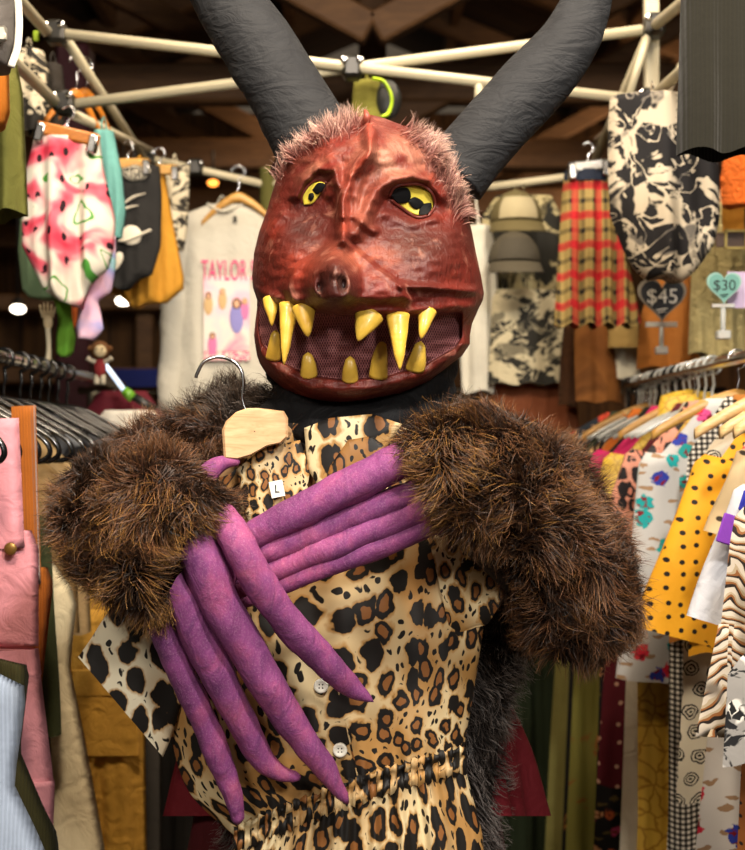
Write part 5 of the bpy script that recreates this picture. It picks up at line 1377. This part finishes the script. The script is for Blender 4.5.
# ================================================================== the market hall around the stall
def struct(name, mb, mat, smooth=False):
    o = mb.build(name, mat, smooth=smooth); return tag(o, kind='structure')
t = T('hall_floor'); f, _ = t.noise(t.obj(), 3, 5); floor_m = t.done(t.ramp(f, [(.3, '3a3128'), (.7, '554a3c')]), .8, f, .2, .01)
t = T('dark_boards'); o = t.obj(); x, y, z = t.xyz(o); g = t.math('FRACT', t.math('MULTIPLY', x, 5)); f, _ = t.noise(t.n('ShaderNodeMapping', {'Vector': o, 'Scale': (6, .6, .6)}).outputs[0], 3, 4)
boards = t.done(t.mix(t.math('LESS_THAN', g, .06), t.ramp(f, [(.3, '3a2614'), (.7, '5c3f22')]), '0c0805'), .8, f, .2, .01)
t = T('roof_boards'); o = t.obj(); x, y, z = t.xyz(o); g = t.math('FRACT', t.math('MULTIPLY', y, 4.5)); f, _ = t.noise(t.n('ShaderNodeMapping', {'Vector': o, 'Scale': (.6, 6, .6)}).outputs[0], 3, 4)
roofm = t.done(t.mix(t.math('LESS_THAN', g, .08), t.ramp(f, [(.3, '2c1d11'), (.7, '46301c')]), '090604'), .85, f, .2, .01)
beam_m = wood('6a4a2a', '4a3018', 4, .7)
struct('floor', MB().box((0, 6, -.05), (14, 18, .1), bev=.02), floor_m)
struct('wall_back', MB().box((0, 14.6, 2.6), (14, .2, 5.2), bev=.02), boards)
struct('wall_left', MB().box((-6.6, 6, 1.9), (.2, 17.4, 3.8), bev=.02), boards)
struct('wall_right', MB().box((6.6, 6, 1.9), (.2, 17.4, 3.8), bev=.02), boards)
m = MB()
for sg in (-1, 1):
    a = Matrix.Rotation(sg*.40, 4, 'Y'); m.box((sg*3.45, 6, 4.75), (7.4, 17.6, .12), a, bev=.02)
struct('ceiling', m, roofm)
for i, y in enumerate((5.6, 7.4, 9.2, 11.0, 12.8)):
    m = MB()
    for sg in (-1, 1):
        m.box((sg*3.4, y, 4.52), (7.2, .14, .22), Matrix.Rotation(sg*.40, 4, 'Y')); m.box((sg*1.5, y, 4.1), (3.4, .1, .14), Matrix.Rotation(-sg*.5, 4, 'Y'))
    m.box((0, y, 3.55), (13, .14, .22)); m.box((0, y, 4.7), (.16, .12, 2.2))
    o = struct('beam_%d' % (i+1), m, beam_m)
m = MB()
for x in (-5, -3.6, -2.2, -.8, .8, 2.2, 3.6, 5): m.box((x, 9.8, 4.75+.0-abs(x)*.42+1.25), (.1, 9.6, .14))
struct('trim_1', m, beam_m)
# timber stall counter and post far behind on the left
ct = empty('timber_counter', (-2.2, 8.6, 0), 'dark timber stall shelving far behind on the left', 'stall')
for z in (.5, 1.35, 1.95, 2.42): MB().box((-2.1, 8.6, z), (3.0, .5, .10)).build('shelf_board', beam_m, ct)
for x in (-3.5, -2.75, -1.5, -.7): MB().box((x, 8.6, 1.25), (.12, .12, 2.5)).build('upright', beam_m, ct)
MB().box((-2.1, 8.9, 1.2), (3.0, .06, 2.4)).build('back_board', boards, ct)
pp = MB().box((P(75, 0, 6.2)[0], 6.2, 1.7), (.16, .16, 3.4)).build('hall_post', plain('3a1820', .7)); tag(pp, 'dark maroon square post standing far behind on the left', 'post')
bn = MB().box(P(150, 379, 8.34), (.50, .03, .13), bev=.1).build('blue_banner', plain('1c2a7a', .7)); tag(bn, 'dark blue banner on the far stall to the left of the white tee', 'banner')
t = T('lamp_glow'); lamp_m = t.done('fff4e0', .4, emit='fff0d8', estr=9)
t = T('amber_glow'); amber_m = t.done('ffb060', .4, emit='ff9a3c', estr=4)
def lamp(label, px, py, Y, r, m):
    q = empty('hall_lamp', P(px, py, Y), label, 'lamp'); e_ = MB().ellipsoid((0, 0, 0), (r, r, r*.6), 20, 12).build('bulb', m, q, local=True)
    MB().tube([(0, 0, r*.5), (0, 0, r*1.6)], [r*1.1, r*.4], 16).build('shade', solid('1c1a17', .5), q, local=True)
    MB().tube([(0, 0, r*1.5), (0, 0, 3.4-wloc(q)[2])], .008, 6).build('cord', solid('121110', .6), q, local=True)
lamp('white hall lamp glowing far behind at the left edge', 18, 309, 8.0, .045, lamp_m)
lamp('white hall lamp glowing under the mustard yellow top', 123, 301, 8.0, .045, lamp_m)
lamp('amber hall lamp glowing above the white tee', 213, 183, 8.4, .035, amber_m)
# ================================================================== camera and light
cam = bpy.data.cameras.new('camera'); co = bpy.data.objects.new('camera', cam); COL.objects.link(co)
co.location = (0, 0, CAMZ); co.rotation_euler = (PI/2, 0, 0)
cam.sensor_fit = 'VERTICAL'; cam.sensor_height = 36; cam.lens = F_PX/850*36; cam.shift_y = 20/850
cam.clip_start = .05; cam.clip_end = 100
cam.dof.use_dof = True; cam.dof.focus_distance = 1.86; cam.dof.aperture_fstop = 5.4
SC.camera = co
def area(name, loc, target, size, power, col, shape='DISK'):
    l = bpy.data.lights.new(name, 'AREA'); l.energy = power; l.color = col; l.shape = shape; l.size = size
    o = bpy.data.objects.new(name, l); COL.objects.link(o); o.location = loc
    d = Vector(target)-Vector(loc); o.rotation_euler = d.to_track_quat('-Z', 'Y').to_euler(); return o
WARM = (1, .82, .62)
area('stall_spotlight', (.55, .35, 3.0), (-.02, 2.0, 1.5), .22, 60, (1, .95, .88))
area('aisle_fill', (.95, -1.0, 2.5), (0, 2.0, 1.2), .35, 44, (1, .95, .88))  # unseen fill light, added behind the camera to brighten the lower romper
area('aisle_fill', (-.8, -.6, 2.6), (-.5, 2.4, 1.1), .35, 34, (1, .9, .78))  # second unseen fill, added to brighten the clothes on the left rail
area('stall_lamp', (-.30, .95, 3.15), (-.6, 2.5, 1.1), .35, 52, WARM)
area('rack_lamp', (.62, 1.2, 3.1), (.7, 2.8, 1.2), .4, 34, WARM)
area('rear_lamp', (-.3, 3.0, 3.3), (-.3, 4.4, 1.6), .6, 30, WARM)
area('rear_lamp', (.7, 3.0, 3.3), (.8, 4.3, 1.6), .6, 26, WARM)
area('hall_lamp', (0, 8.5, 4.2), (0, 9, 0), 1.0, 36, (1, .7, .42))
area('hall_lamp', (3, 10.0, 3.6), (2.5, 12.5, 2.6), 1.0, 90, (1, .7, .42))
w = bpy.data.worlds.new('hall_air'); SC.world = w; w.use_nodes = True
bg = w.node_tree.nodes.get('Background') or w.node_tree.nodes.new('ShaderNodeBackground')
bg.inputs[0].default_value = (1, .78, .55, 1); bg.inputs[1].default_value = .10
SC.view_settings.view_transform = 'Standard'; SC.view_settings.look = 'None'
SC.view_settings.exposure = -0.08; SC.view_settings.gamma = 1.0; SC.view_settings.use_curve_mapping = False
